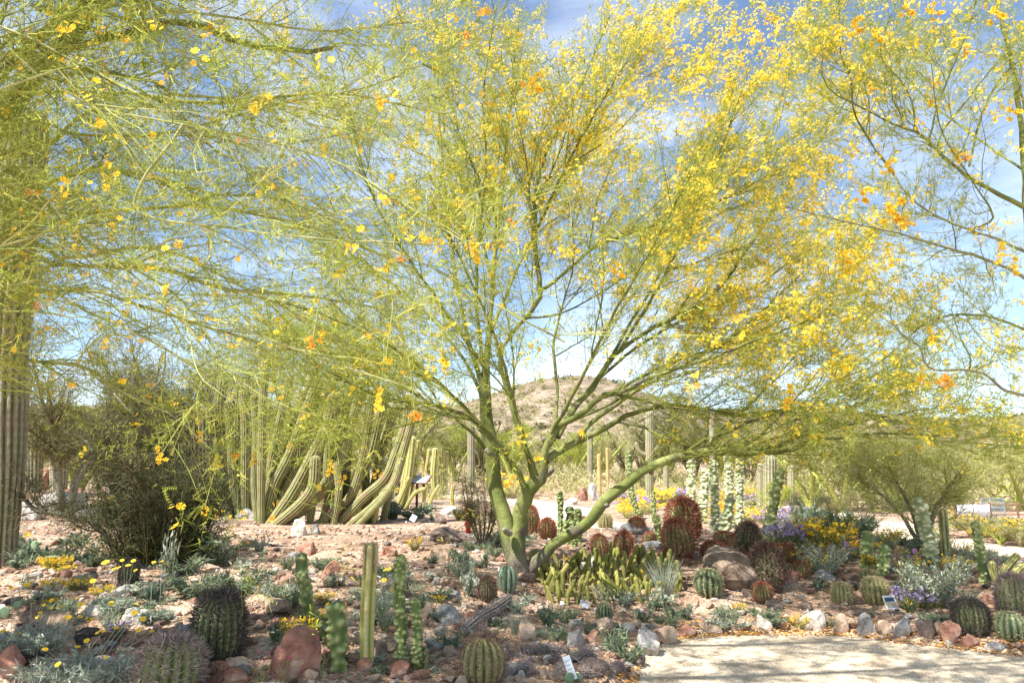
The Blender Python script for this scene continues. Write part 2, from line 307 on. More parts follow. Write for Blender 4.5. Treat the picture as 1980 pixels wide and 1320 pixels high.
# ------------------------------------------------ trees
def grow(P, R, n, Lr, ang, trop, noise_, K, tr, rmax, rng, taper=.25, wlen=True, ratio=.6):
    """children of a batch of polylines: n in all, starting at tr along the parent, length Lr, angle ang (deg) off its course"""
    m, K0, _ = P.shape; ln = np.linalg.norm(np.diff(P, axis=1), axis=2).sum(1); w = ln/ln.sum() if wlen else np.full(m, 1/m)
    idx = rng.choice(m, n, p=w); t = rng.uniform(tr[0], tr[1], n)*(K0-1); k = np.clip(t.astype(int), 0, K0-2); f = (t-k)[:, None]
    S = P[idx, k]*(1-f) + P[idx, k+1]*f; T = nrm(P[idx, k+1]-P[idx, k]); r0 = R[idx, k]*(1-f[:, 0])+R[idx, k+1]*f[:, 0]
    q = rng.normal(size=(n, 3)); q = nrm(q - (q*T).sum(1, keepdims=True)*T); a = np.radians(rng.uniform(ang[0], ang[1], n))[:, None]
    D = nrm(T*np.cos(a) + q*np.sin(a)); Ls = rng.uniform(Lr[0], Lr[1], n)*(1-.45*(t/(K0-1))); st = (Ls/(K-1))[:, None]
    tv = trop(S) if callable(trop) else np.asarray(trop, float)
    out = np.empty((n, K, 3)); out[:, 0] = S
    for j in range(1, K):
        D = nrm(D + tv/(K-1) + rng.normal(size=(n, 3))*noise_/math.sqrt(K-1)); out[:, j] = out[:, j-1] + D*st
    r = np.minimum(r0*ratio, rmax); rr = r[:, None]*np.linspace(1, taper, K)[None]
    return out, rr
def ribbons(P, R, rng):
    n, K, _ = P.shape; T = nrm(P[:, -1]-P[:, 0]); W_ = nrm(np.cross(T, rng.normal(size=(n, 3))))[:, None]; V = np.stack([P-W_*R[:, :, None], P+W_*R[:, :, None]], 2).reshape(-1, 3); i = np.arange(n)[:, None]*2*K+2*np.arange(K-1)[None]
    return V, np.stack([i, i+1, i+3, i+2], -1).reshape(-1, 4)
def clump_leaves(P, n, Lr, wid, rng, spread=.0, tang=.5, tr=(.1, 1), droop=0.):
    m, K, _ = P.shape; idx = rng.randint(0, m, n); t = rng.uniform(tr[0], tr[1], n)*(K-1); k = np.clip(t.astype(int), 0, K-2); f = (t-k)[:, None]
    S = P[idx, k]*(1-f)+P[idx, k+1]*f; T = nrm(P[idx, k+1]-P[idx, k]); S = S + rng.normal(size=(n, 3))*spread
    D = nrm(T*tang + rng.normal(size=(n, 3))*.6 + np.array([0, 0, -droop])); Wd = nrm(np.cross(D, rng.normal(size=(n, 3)))); L_ = rng.uniform(Lr[0], Lr[1], n)[:, None]
    V = np.stack([S-Wd*wid, S+D*L_, S+Wd*wid], 1).reshape(-1, 3); i = np.arange(n)*3
    return V, np.stack([i, i+1, i+2], -1), np.repeat(rng.rand(n), 3)
def flowers(C, size, rng, out=None, petals=5, tri=False):
    """a five-petalled cupped blossom at each centre"""
    n = len(C); ax = nrm(rng.normal(size=(n, 3))*.75 + (np.array([-.35, -.55, .6]) if out is None else out)); U = nrm(np.cross(ax, rng.normal(size=(n, 3)))); Vv = np.cross(ax, U)
    s = (rng.uniform(.75, 1.2, n)*size)[:, None]; Vs = [C]; 
    if tri:
        Vs = [C]
        for k in range(2*petals):
            b = 2*np.pi*(k+.5*(k % 2))/(2*petals); Vs.append(C + s*(np.cos(b)*U+np.sin(b)*Vv + .35*(1 if k % 2 else .6)*ax))
        V = np.stack(Vs, 1); m = 1+2*petals; i = np.arange(n)[:, None]*m; rn = rng.rand(n, 1)*np.ones((1, m)); rn = .25+.75*rn; rn[:, 0] *= .6
        return V.reshape(-1, 3), np.concatenate([np.concatenate([i, i+1+2*k, i+2+2*k], 1) for k in range(petals)]), rn.ravel()
    for k in range(petals):
        a = 2*np.pi*k/petals; w = .52*np.pi*2/petals
        for b, rr_, hh in ((a-w, .72, .18), (a, 1., .30)):
            Vs.append(C + s*(rr_*(np.cos(b)*U+np.sin(b)*Vv) + hh*ax))
    V = np.stack(Vs, 1); m = 1+2*petals; i = np.arange(n)[:, None]*m; Fq = []
    for k in range(petals): Fq.append(np.concatenate([i, i+1+2*k, i+2+2*k, i+1+(2*((k+1) % petals))], 1))
    rn = rng.rand(n, 1)*np.ones((1, m)); rn = rn.copy(); rn[:, 0] *= .25
    return V.reshape(-1, 3), np.concatenate(Fq), rn.ravel()
def limb_mesh(name, P, R, m, sides=10, rng=None):
    P = P.copy(); sd = float(np.abs(P[0]).sum()*37); kk = np.arange(len(P)); P[1:-1] += (np.stack([np.sin(kk*1.9+sd), np.sin(kk*2.3+sd*2), np.sin(kk*1.5+sd*3)], 1)*R[:, None]*(.15 if R[0] > .08 else .28))[1:-1]; V, Fq = tubes(P[None], R[None], sides); V = V.reshape(len(P), sides, 3)
    # knobbly bark: slow swelling of the radius
    for k in range(len(P)):
        a = np.arange(sides)*2*np.pi/sides; g = 1+.07*np.sin(a*2+k*.5)+.05*np.sin(k*1.3+a)+.03*np.sin(k*3.1)
        V[k] = P[k] + (V[k]-P[k])*g[:, None]
    tip = P[-1][None] + (P[-1]-P[-2])[None]*.1; n = len(P)*sides; b = (len(P)-1)*sides; j = np.arange(sides)
    cap = np.stack([b+j, b+(j+1) % sides, np.full(sides, n)], -1)
    return mesh_np(name, np.vstack([V.reshape(-1, 3), tip]), [Fq, cap], m)
def trace(pts, K=26, r0=None, r1=None, pre=None, ext=None):
    """pts (px,py,Y,width_px) -> smooth 3-D polyline and radii"""
    P = []; R = []
    for px, py, Y, w in pts: P.append(W3(px, py, Y)); R.append(w/2/F*Y*.78)
    if pre is not None: P = [np.array(q[:3]) for q in pre] + P; R = [q[3] for q in pre] + R
    A = spline(np.column_stack([P, R]), K); return A[:, :3], np.maximum(A[:, 3], .003)

def fb3(E): return np.clip(.75+2.4*(fbm(E[:, 0]*1.1+E[:, 1]*.7, E[:, 2]*1.1+E[:, 1]*.5, 3)), 0, 1)**2
class Tree:
    def __init__(s, name, loc, label, cat='tree', group=None):
        s.root = thing(name, (0, 0, 0), label, cat, group); s.root.location = loc; s.o = np.array(loc); s.lp = []; s.lr = []
    def put(s, name, me, kind=None):
        o = link(name, me, s.root, kind); o.matrix_parent_inverse = Matrix.Translation(-Vector(s.o)); return o
    def limb(s, P, R, name='limb', m='green_bark', sides=10):
        s.put(name, limb_mesh(name, P, R, m, sides)); s.lp.append(P); s.lr.append(R)
    def stuff(s, name, mb, m, smooth=False): return s.put(name, mb.mesh(name, m, smooth), 'stuff')

rng = np.random.RandomState(11)
# ---- the big palo verde in the middle
base, bt = G(1008, 1103); base[2] -= .12
T1 = Tree('palo_verde_tree', tuple(base), 'broad multi-stemmed green-barked tree full of yellow blossom standing in the middle of the cactus bed')
B = 8.3
yb = base[1]; B = yb
tr_A = trace([(1012, 1125, B, 62), (1000, 1080, B, 52), (985, 1040, B, 46), (966, 975, B+.05, 40), (953, 900, B+.1, 36), (945, 835, B+.15, 32), (938, 760, B+.25, 25), (942, 680, B+.4, 17), (950, 590, B+.6, 14), (958, 480, B+.9, 11), (975, 330, B+1.2, 8), (990, 160, B+1.5, 6), (1005, 20, B+1.7, 4)], 40)
tr_B = trace([(1010, 1122, B-.05, 54), (1000, 1083, B-.1, 44), (1003, 1030, B-.12, 36), (1010, 980, B-.15, 34), (1020, 950, B-.2, 38), (1045, 925, B-.25, 34)], 16)
tr_C = trace([(1018, 1122, B-.02, 42), (1032, 1090, B-.08, 34), (1065, 1059, B-.15, 27), (1106, 1030, B-.2, 26), (1147, 1002, B-.25, 26), (1165, 970, B-.3, 26), (1208, 938, B-.35, 24), (1253, 904, B-.4, 22), (1311, 883, B-.45, 22), (1372, 872, B-.5, 20), (1440, 876, B-.55, 13), (1500, 873, B-.6, 11), (1535, 868, B-.65, 10), (1565, 853, B-.7, 9), (1610, 848, B-.75, 7), (1700, 838, B-.8, 6), (1820, 842, B-.8, 4)], 40)
T1.limb(*tr_A, name='trunk', sides=16); T1.limb(*tr_B, name='trunk', sides=16); T1.limb(*tr_C, name='trunk', sides=14)
TR1 = [
 [(1018, 960, B-.2, 18), (1012, 935, B-.3, 15), (998, 908, B-.4, 14), (971, 866, B-.5, 13), (943, 834, B-.6, 13), (902, 803, B-.8, 12), (861, 789, B-1, 10), (820, 778, B-1.1, 8), (740, 770, B-1.3, 5), (640, 720, B-1.5, 4)],
 [(1027, 950, B-.2, 22), (1031, 930, B-.25, 18), (1028, 899, B-.3, 17), (1008, 846, B-.35, 15), (996, 805, B-.35, 13), (985, 772, B-.3, 12), (973, 725, B-.3, 11), (966, 683, B-.3, 10), (998, 632, B-.35, 9), (1034, 597, B-.4, 12), (1045, 573, B-.4, 13), (1037, 500, B-.35, 12), (1034, 430, B-.3, 12), (1037, 370, B-.3, 10), (1052, 305, B-.2, 8), (1085, 240, B-.1, 6), (1130, 150, B, 4), (1180, 30, B, 3)],
 [(1040, 565, B-.4, 11), (1090, 530, B-.5, 10), (1144, 482, B-.6, 9), (1204, 456, B-.7, 8), (1300, 425, B-.9, 6), (1400, 385, B-1, 5), (1520, 320, B-1.2, 3)],
 [(1047, 930, B-.25, 24), (1052, 890, B-.3, 20), (1060, 852, B-.35, 17), (1086, 821, B-.4, 16), (1127, 797, B-.5, 15), (1168, 764, B-.55, 14), (1208, 755, B-.6, 11), (1270, 725, B-.7, 9), (1380, 690, B-.9, 8), (1480, 650, B-1, 6), (1620, 600, B-1.2, 4)],
 [(1055, 890, B-.3, 20), (1075, 876, B-.2, 18), (1106, 860, B-.1, 17), (1147, 838, B, 16), (1188, 817, B+.1, 14), (1229, 797, B+.2, 11), (1290, 783, B+.3, 9), (1352, 788, B+.4, 8), (1430, 800, B+.5, 7), (1560, 790, B+.6, 5), (1720, 805, B+.7, 3)],
 [(1072, 836, B-.35, 9), (1076, 790, B-.2, 9), (1077, 740, B-.1, 8), (1070, 670, B, 7), (1085, 600, B+.1, 5), (1110, 500, B+.3, 4), (1100, 380, B+.4, 3)],
 [(1078, 845, B-.3, 14), (1098, 805, B-.1, 15), (1127, 768, B+.1, 15), (1155, 742, B+.2, 14), (1166, 715, B+.25, 13), (1190, 685, B+.3, 12), (1250, 640, B+.4, 11), (1341, 597, B+.5, 11), (1409, 535, B+.6, 11), (1430, 500, B+.6, 10), (1500, 399, B+.7, 8), (1560, 310, B+.8, 6), (1620, 220, B+.9, 4), (1700, 90, B+1, 3)],
 [(1412, 532, B+.6, 8), (1416, 480, B+.6, 7), (1430, 430, B+.6, 6), (1470, 340, B+.7, 5), (1500, 230, B+.7, 3), (1530, 120, B+.7, 2)],
 [(1115, 852, B-.1, 14), (1140, 820, B-.15, 12), (1180, 790, B-.2, 11), (1240, 750, B-.3, 8), (1330, 700, B-.3, 6), (1430, 640, B-.3, 5), (1560, 520, B-.3, 3)],
 [(1190, 816, B+.1, 6), (1215, 820, B, 5), (1245, 826, B-.1, 5), (1273, 840, B-.2, 5), (1318, 858, B-.3, 4), (1370, 880, B-.4, 2)],
 [(1374, 874, B-.5, 16), (1380, 850, B-.45, 14), (1395, 828, B-.4, 10), (1424, 803, B-.3, 8), (1452, 780, B-.2, 6), (1500, 730, B-.1, 4), (1580, 640, B, 3)],
 [(1385, 870, B-.5, 14), (1412, 862, B-.6, 11), (1442, 858, B-.7, 10), (1470, 843, B-.8, 8), (1515, 818, B-.9, 7), (1560, 806, B-1, 6), (1620, 790, B-1.1, 4), (1750, 760, B-1.2, 3), (1880, 740, B-1.3, 2)],
 [(1450, 872, B-.55, 9), (1506, 864, B-.5, 8), (1530, 848, B-.45, 7), (1576, 838, B-.4, 6), (1680, 812, B-.3, 4), (1800, 790, B-.2, 3), (1900, 790, B-.2, 2)],
 [(1392, 842, B-.45, 9), (1450, 815, B-.2, 8), (1510, 795, B, 6), (1600, 770, B+.2, 5), (1740, 700, B+.5, 3)],
 [(940, 770, B+.2, 16), (915, 690, B+.3, 12), (893, 600, B+.5, 10), (875, 500, B+.7, 9), (862, 380, B+.9, 8), (850, 240, B+1.1, 6), (845, 80, B+1.3, 4), (842, -60, B+1.4, 3)],
 [(940, 740, B+.2, 12), (922, 600, B, 9), (925, 470, B-.2, 8), (940, 330, B-.4, 6), (935, 180, B-.6, 5), (960, 10, B-.8, 3)],
 [(930, 700, B+.2, 10), (860, 600, B, 8), (790, 500, B-.3, 7), (730, 400, B-.5, 6), (690, 280, B-.7, 5), (660, 120, B-.9, 3)],
 [(945, 800, B+.1, 12), (900, 700, B+.5, 9), (820, 600, B+1, 8), (720, 520, B+1.5, 6), (600, 430, B+2, 5), (500, 330, B+2.3, 3)],
 [(938, 830, B, 8), (890, 780, B+.3, 7), (800, 720, B+.7, 6), (680, 650, B+1.1, 5), (540, 600, B+1.5, 3)],
 [(950, 640, B+.45, 10), (1000, 520, B+.8, 8), (1060, 400, B+1.2, 7), (1130, 280, B+1.6, 5), (1220, 140, B+2, 4), (1330, 0, B+2.3, 3)],
 [(955, 560, B+.7, 9), (920, 420, B+1.3, 7), (870, 300, B+1.8, 6), (800, 170, B+2.3, 4), (740, 20, B+2.7, 3)],
 [(1150, 745, B+.2, 10), (1210, 640, B+.8, 8), (1280, 520, B+1.3, 7), (1340, 380, B+1.8, 6), (1400, 230, B+2.2, 4), (1440, 90, B+2.5, 3)],
 [(1195, 682, B+.3, 9), (1270, 560, B-.1, 8), (1330, 440, B-.5, 7), (1390, 300, B-.9, 5), (1440, 160, B-1.2, 3)],
 [(1060, 850, B-.3, 12), (1120, 740, B-.9, 9), (1180, 620, B-1.5, 7), (1260, 480, B-2, 5), (1340, 330, B-2.4, 3)],
 [(1030, 920, B-.3, 11), (1000, 800, B-1, 9), (960, 660, B-1.7, 7), (900, 520, B-2.3, 5), (830, 380, B-2.8, 3)],
 [(1055, 870, B-.2, 10), (1150, 740, B+1, 9), (1280, 640, B+2, 7), (1450, 560, B+2.8, 5), (1600, 450, B+3.4, 3)],
 [(1168, 768, B-.5, 9), (1300, 700, B+.5, 8), (1450, 650, B+1.3, 6), (1600, 560, B+1.8, 4), (1720, 420, B+2.2, 3)],
 [(950, 880, B-.05, 10), (890, 815, B-.3, 9), (800, 760, B-.5, 8), (680, 700, B-.7, 6), (540, 650, B-.8, 4), (420, 640, B-.8, 2)],
 [(945, 850, B+.2, 9), (870, 760, B+.9, 8), (760, 690, B+1.6, 6), (620, 650, B+2.2, 5), (470, 640, B+2.6, 3)],
 [(943, 834, B-.6, 9), (850, 740, B-1.2, 7), (740, 660, B-1.7, 6), (600, 600, B-2.1, 4), (480, 570, B-2.3, 3)],
 [(1040, 440, B-.3, 8), (1090, 330, B-.6, 7), (1150, 220, B-.8, 5), (1230, 90, B-1, 3)],
]
for l in TR1: T1.limb(*trace(l, 28), sides=8)
for px, py, dpx, dpy, wpx in [(1056, 916, 12, -6, 13), (972, 866, -6, -7, 9), (1060, 856, -9, -8, 11), (1166, 972, 8, 6, 13), (1029, 896, 5, -10, 8), (988, 1030, -13, -8, 12), (953, 880, -12, -10, 10), (1253, 905, 6, 9, 9)]:
    a_ = W3(px, py, B-.25); b_ = W3(px+dpx, py+dpy, B-.33); r_ = wpx/2/F*B; T1.put('pruned_stub', limb_mesh('pruned_stub', np.stack([a_, a_*.5+b_*.5, b_, b_*1.0+(b_-a_)*.08]), np.array([r_*1.1, r_*.95, r_*.9, r_*.5]), 'grey_bark', 8))
cen = np.array([base[0]+.2, base[1], 2.2])
def trop_main(S): d = S-cen; d[:, 2] = np.maximum(d[:, 2], 0)*.4+.5; return nrm(d)*.55
def allocate(T):
    K = 28; P = np.stack([spline(np.column_stack([p, r]), K) for p, r in zip(T.lp, T.lr)]); return P[:, :, :3], P[:, :, 3]
P1, R1 = allocate(T1)
# only the crown part of the trunks gives twigs
PX, RX = grow(P1[3:], R1[3:], 60, (1.3, 3.0), (20, 60), trop_main, .22, 28, (.15, .7), .02, rng, taper=.2)
Pa, Ra = np.concatenate([P1[2:], PX]), np.concatenate([R1[2:], RX])
P2, R2 = grow(Pa, Ra, 560, (.8, 2.1), (14, 45), trop_main, .28, 12, (.25, .97), .010, rng)
P2b, R2b = grow(P1[:1], R1[:1], 40, (.8, 2.2), (14, 42), trop_main, .28, 12, (.45, .97), .014, rng)
P2 = np.concatenate([P2, P2b]); R2 = np.concatenate([R2, R2b])
P3, R3 = grow(P2, R2, 5200, (.45, 1.25), (12, 42), lambda S: trop_main(S)*.7, .35, 6, (.1, 1.), .0045, rng, taper=.35)
Q3 = grow(Pa, Ra, 2200, (.4, 1.2), (20, 65), trop_main, .4, 6, (.3, 1.), .0045, rng, taper=.35)
P3 = np.concatenate([P3, Q3[0]]); R3 = np.concatenate([R3, Q3[1]])
P4, R4 = grow(P3, R3, 30000, (.14, .46), (12, 55), lambda S: trop_main(S)*.3, .35, 3, (.1, 1.), .0024, rng, taper=.5)
k_ = P3[:, :, 2].min(1) > 1.62; P3, R3 = P3[k_], R3[k_]; k_ = P4[:, :, 2].min(1) > 1.62; P4, R4 = P4[k_], R4[k_]
def twigs(T, name, P, R, sides, m, rng):
    mb = MB(); V, Fq = tubes(P, R, sides) if sides > 2 else ribbons(P, R, rng); mb.add(V, [Fq], rnd=np.repeat(np.clip(rng.normal(.45, .25, len(P)), 0, 1), P.shape[1]*sides)); T.stuff(name, mb, m, True)
twigs(T1, 'thick_branches', PX, RX, 6, 'green_bark', rng); twigs(T1, 'branches', P2, R2, 4, 'twig_green', rng); twigs(T1, 'twigs', P3, R3, 3, 'twig_green', rng); twigs(T1, 'fine_twigs', P4, R4, 2, 'twig_pale', rng)
mb = MB(); V, Fq, rn = clump_leaves(P4, 270000, (.03, .085), .0042, rng, .012); mb.add(V, [Fq], rnd=rn); T1.stuff('foliage', mb, 'leaf_lime')
def blossoms(T, P, nclu, per, size, spread, rng, weight, m='petal_yellow', petals=4):
    E = P[:, -1]; w = weight(E); w = np.clip(w, 0, None); idx = rng.choice(len(E), nclu, p=w/w.sum()); k = rng.randint(1, P.shape[1], nclu)
    C = P[idx, k]; C = np.repeat(C, per, 0) + rng.normal(size=(nclu*per, 3))*np.array([spread, spread, spread]); mb = MB(); V, Fq, rn = flowers(C, size, rng, petals=petals, tri=petals in (3, 5)); mb.add(V, [Fq], rnd=rn); T.stuff('blossoms', mb, m)
blossoms(T1, P4, 7600, 8, .021, .034, rng, lambda E: (.10+.9*sstep(1.9, 4.4, E[:, 2]))*(.4+.6*sstep(-2.2, 1.4, E[:, 0]))*(.2+fb3(E)*(1+.8*sstep(.5, 3.5, E[:, 0]))), petals=3)
def stem3(pts, K=20): A = spline(np.array(pts, float), K); return A[:, :3], A[:, 3]
# ---- left palo verde: trunk stands outside the frame, limbs sweep in
rng = np.random.RandomState(23)
bl = np.array([-5.0, 4.7, h(-5.0, 4.7)-.1])
T2 = Tree('palo_verde_tree', tuple(bl), 'green-barked tree reaching in from the left edge with long drooping branches close to the viewer')
tk = [tuple(bl)+(.19,), (-4.95, 4.75, 1.2, .165), (-4.8, 4.7, 2.2, .15), (-4.5, 4.6, 3.0, .12), (-4.1, 4.5, 3.6, .09)]
A = spline(np.array(tk), 22); T2.limb(A[:, :3], A[:, 3], name='trunk', sides=14)
def pre(z, r, dx=0): return [(-4.95+dx, 4.72, z, r)]
TR2 = [
 ([(-20, 165, 4.4, 26), (40, 112, 4.4, 27), (90, 62, 4.4, 28), (150, 22, 4.45, 26), (230, -50, 4.5, 20), (330, -160, 4.6, 12)], 2.7, .08),
 ([(-20, 145, 4.5, 20), (60, 118, 4.5, 20), (140, 90, 4.5, 19), (250, 66, 4.4, 17), (320, 43, 4.3, 17), (400, 55, 4.2, 15), (470, 84, 4.2, 14), (560, 98, 4.2, 13), (618, 102, 4.2, 13), (642, 93, 4.2, 11)], 2.7, .06),
 ([(-20, 108, 3.6, 10), (90, 125, 3.6, 10), (180, 138, 3.6, 10), (290, 156, 3.6, 9), (320, 182, 3.6, 8), (420, 188, 3.7, 6), (560, 205, 3.8, 5), (700, 250, 3.9, 3)], 2.6, .04),
 ([(-20, 76, 3.0, 7), (80, 94, 3.0, 7), (180, 136, 3.0, 6), (290, 196, 3.0, 6), (400, 281, 2.9, 5), (460, 311, 2.9, 4), (560, 380, 2.8, 3), (680, 450, 2.8, 2)], 2.5, .03),
 ([(-20, 140, 2.9, 6), (80, 155, 2.9, 6), (160, 195, 2.9, 5), (240, 250, 2.9, 5), (295, 312, 2.8, 5), (345, 372, 2.8, 4), (385, 415, 2.8, 3), (420, 500, 2.7, 2)], 2.5, .03),
 ([(255, -80, 2.7, 6), (285, 5, 2.7, 6), (325, 83, 2.7, 5), (380, 125, 2.8, 5), (430, 170, 2.8, 4), (500, 190, 2.8, 3), (640, 260, 2.8, 2)], None, .03),
 ([(-20, 325, 4.8, 13), (50, 296, 4.8, 13), (110, 270, 4.8, 12), (140, 235, 4.8, 8), (200, 190, 4.9, 6), (280, 60, 5, 4)], 2.3, .05),
 ([(-20, 258, 3.8, 8), (150, 263, 3.8, 7), (300, 260, 3.8, 6), (400, 240, 3.8, 5), (500, 212, 3.9, 4), (640, 180, 4, 3)], 2.4, .04),
 ([(-20, 350, 4.2, 11), (60, 352, 4.2, 11), (110, 350, 4.2, 11), (200, 326, 4.2, 11), (330, 352, 4.3, 9), (420, 378, 4.4, 7), (520, 380, 4.5, 5), (680, 440, 4.6, 3)], 2.2, .05),
 ([(-20, 512, 3.9, 11), (100, 512, 3.9, 11), (200, 514, 3.9, 11), (330, 524, 4.0, 9), (440, 560, 4.1, 8), (590, 572, 4.2, 6), (760, 600, 4.3, 3)], 2.0, .05),
 ([(-20, 478, 3.5, 9), (60, 466, 3.5, 9), (140, 505, 3.5, 8), (230, 480, 3.6, 7), (330, 482, 3.6, 7), (430, 535, 3.7, 6), (560, 600, 3.8, 4), (700, 680, 3.9, 3)], 2.0, .04),
 ([(-20, 692, 4.0, 8), (60, 700, 4.0, 8), (150, 704, 4.0, 8), (190, 725, 4.0, 7), (240, 760, 4.1, 6), (330, 800, 4.1, 4), (420, 880, 4.1, 2)], 1.8, .04),
 ([(-20, 380, 3.0, 6), (120, 430, 3.0, 6), (240, 520, 2.9, 5), (330, 590, 2.9, 5), (400, 680, 2.9, 4), (460, 740, 2.8, 3), (560, 800, 2.8, 2)], 2.2, .03),
 ([(-20, 180, 2.5, 6), (180, 210, 2.5, 5), (400, 250, 2.4, 5), (620, 300, 2.4, 4), (760, 380, 2.3, 3), (900, 470, 2.2, 2)], 2.4, .03),
 ([(260, 400, 2.4, 6), (440, 440, 2.4, 5), (620, 462, 2.3, 5), (740, 468, 2.3, 4), (880, 472, 2.2, 4), (1010, 465, 2.2, 2)], None, .03),
 ([(-20, 480, 2.6, 6), (240, 560, 2.6, 5), (480, 640, 2.5, 5), (640, 700, 2.5, 4), (780, 745, 2.4, 3), (880, 790, 2.4, 2)], 2.0, .03),
 ([(-20, 20, 3.4, 9), (200, 10, 3.4, 8), (420, 30, 3.4, 6), (620, 60, 3.4, 5), (820, 40, 3.4, 3)], 2.8, .04),
 ([(430, 215, 2.7, 5), (640, 183, 2.6, 4), (750, 155, 2.6, 4), (850, 105, 2.5, 3), (900, 72, 2.5, 2)], None, .03),
 ([(-20, 600, 5.0, 9), (150, 560, 5.0, 8), (300, 600, 5.0, 7), (460, 650, 5.0, 5), (620, 690, 5.0, 3)], 2.0, .04),
 ([(-20, 440, 5.5, 11), (200, 410, 5.5, 10), (400, 400, 5.6, 8), (600, 440, 5.7, 6), (800, 520, 5.8, 4)], 2.3, .05),
 ([(-20, 220, 5.6, 11), (200, 180, 5.7, 10), (420, 200, 5.8, 8), (640, 180, 5.9, 6), (860, 220, 6, 4)], 2.5, .05),
 ([(-20, 560, 3.2, 7), (160, 600, 3.2, 6), (330, 680, 3.1, 5), (440, 760, 3.1, 4), (540, 860, 3.1, 2)], 1.9, .03),
 ([(500, 320, 2.6, 5), (620, 400, 2.5, 5), (700, 455, 2.5, 4), (840, 520, 2.4, 4), (960, 590, 2.4, 3), (1090, 660, 2.3, 2)], None, .03),
]
starts = {5: 0, 14: 13, 17: 2, 22: 3}
HI = [[(-4.6, 4.65, 2.9, .12), (-3.9, 4.2, 4.2, .09), (-2.8, 3.8, 5.3, .06), (-1.0, 3.7, 6.0, .04), (2.0, 4.2, 6.3, .01)], [(-4.6, 4.65, 3.0, .11), (-4.2, 4.0, 4.4, .08), (-3.2, 3.0, 5.3, .05), (-1.4, 2.8, 5.8, .035), (1.4, 3.1, 6.0, .01)], [(-4.4, 4.6, 3.1, .1), (-3.6, 4.8, 4.8, .07), (-2.4, 4.6, 6.0, .045), (-.4, 4.6, 6.6, .03), (2.0, 5.0, 6.8, .01)], [(-4.6, 4.7, 2.9, .1), (-5.2, 3.6, 4.4, .07), (-5.0, 2.4, 5.6, .04), (-4.0, 1.4, 6.2, .02)], [(-4.9, 4.75, 2.6, .1), (-6.0, 5.4, 4.0, .07), (-6.8, 6.2, 5.2, .03)], [(-3.0, 3.1, 5.2, .05), (-1.8, 1.9, 5.9, .03), (-.2, 1.2, 6.1, .012)]]
lim2 = []
for k, (l, z, r) in enumerate(TR2):
    if z is None:
        src = lim2[starts[k]][0]; tgt = W3(*l[0][:3]); j = int(np.argmin(np.linalg.norm(src-tgt, axis=1))); p0 = src[j]; pr = [tuple(p0)+(l[0][3]/2/F*l[0][2],)]
    else: pr = [(-4.93, 4.72, z, r)]
    PR = trace(l, 28, pre=pr); PR = (PR[0], PR[1]*1.15); lim2.append(PR); T2.limb(*PR, sides=8, m='pale_bark' if k > 1 else 'green_bark')
for hp in HI: T2.limb(*stem3(hp, 28), sides=8)
P1, R1 = allocate(T2); P1 = P1[1:]; R1 = R1[1:]
tv = np.array([.35, 0, -.12])
P2, R2 = grow(P1, R1, 520, (.5, 1.6), (15, 50), tv, .35, 12, (.22, .99), .008, rng)
P3, R3 = grow(P2, R2, 3000, (.3, .95), (15, 50), tv*.8, .4, 6, (.1, 1.), .0033, rng, taper=.35)
Q3 = grow(P1, R1, 1000, (.3, .9), (20, 60), tv, .45, 6, (.3, 1.), .0035, rng, taper=.35); P3 = np.concatenate([P3, Q3[0]]); R3 = np.concatenate([R3, Q3[1]])
P4, R4 = grow(P3, R3, 13000, (.10, .32), (15, 60), tv*.4, .4, 3, (.1, 1.), .0016, rng, taper=.5)
def out_of_lens(P, R, near=1.8):
    k = (np.linalg.norm(P - np.array([0, 0, CAMZ]), axis=2).min(1) > near) & (P[:, :, 1].min(1) > .9) & ((P[:, :, 2].min(1) > 1.98) | (rng.rand(len(P)) < .2)); return P[k], R[k]
P2, R2 = out_of_lens(P2, R2); P3, R3 = out_of_lens(P3, R3); P4, R4 = out_of_lens(P4, R4)
hiP = P1[-6:]; hiR = R1[-6:]; tvh = np.array([.3, .1, .1]); a2 = grow(hiP, hiR, 150, (.7, 1.7), (20, 60), tvh, .35, 8, (.25, 1), .010, rng); a3 = grow(*a2, 1900, (.3, .9), (20, 60), tvh*.5, .4, 5, (.1, 1), .0045, rng); a4 = grow(*a3, 4500, (.12, .35), (20, 60), tvh*.3, .4, 3, (.1, 1), .0022, rng)
mbh = MB()
for (PP, RR) in (a2, a3): V, Fq = tubes(PP, RR, 3); mbh.add(V, [Fq], rnd=.5)
V, Fq = ribbons(*a4, rng); mbh.add(V, [Fq], rnd=.5); T2.stuff('upper_twigs', mbh, 'twig_green', True); mbh = MB(); V, Fq, rn = clump_leaves(a4[0], 70000, (.03, .09), .0075, rng, .015); mbh.add(V, [Fq], rnd=rn); T2.stuff('upper_foliage', mbh, 'leaf_lime')
twigs(T2, 'branches', P2, R2, 5, 'twig_pale', rng); twigs(T2, 'twigs', P3, R3, 3, 'twig_green', rng); twigs(T2, 'fine_twigs', P4, R4, 2, 'twig_pale', rng)
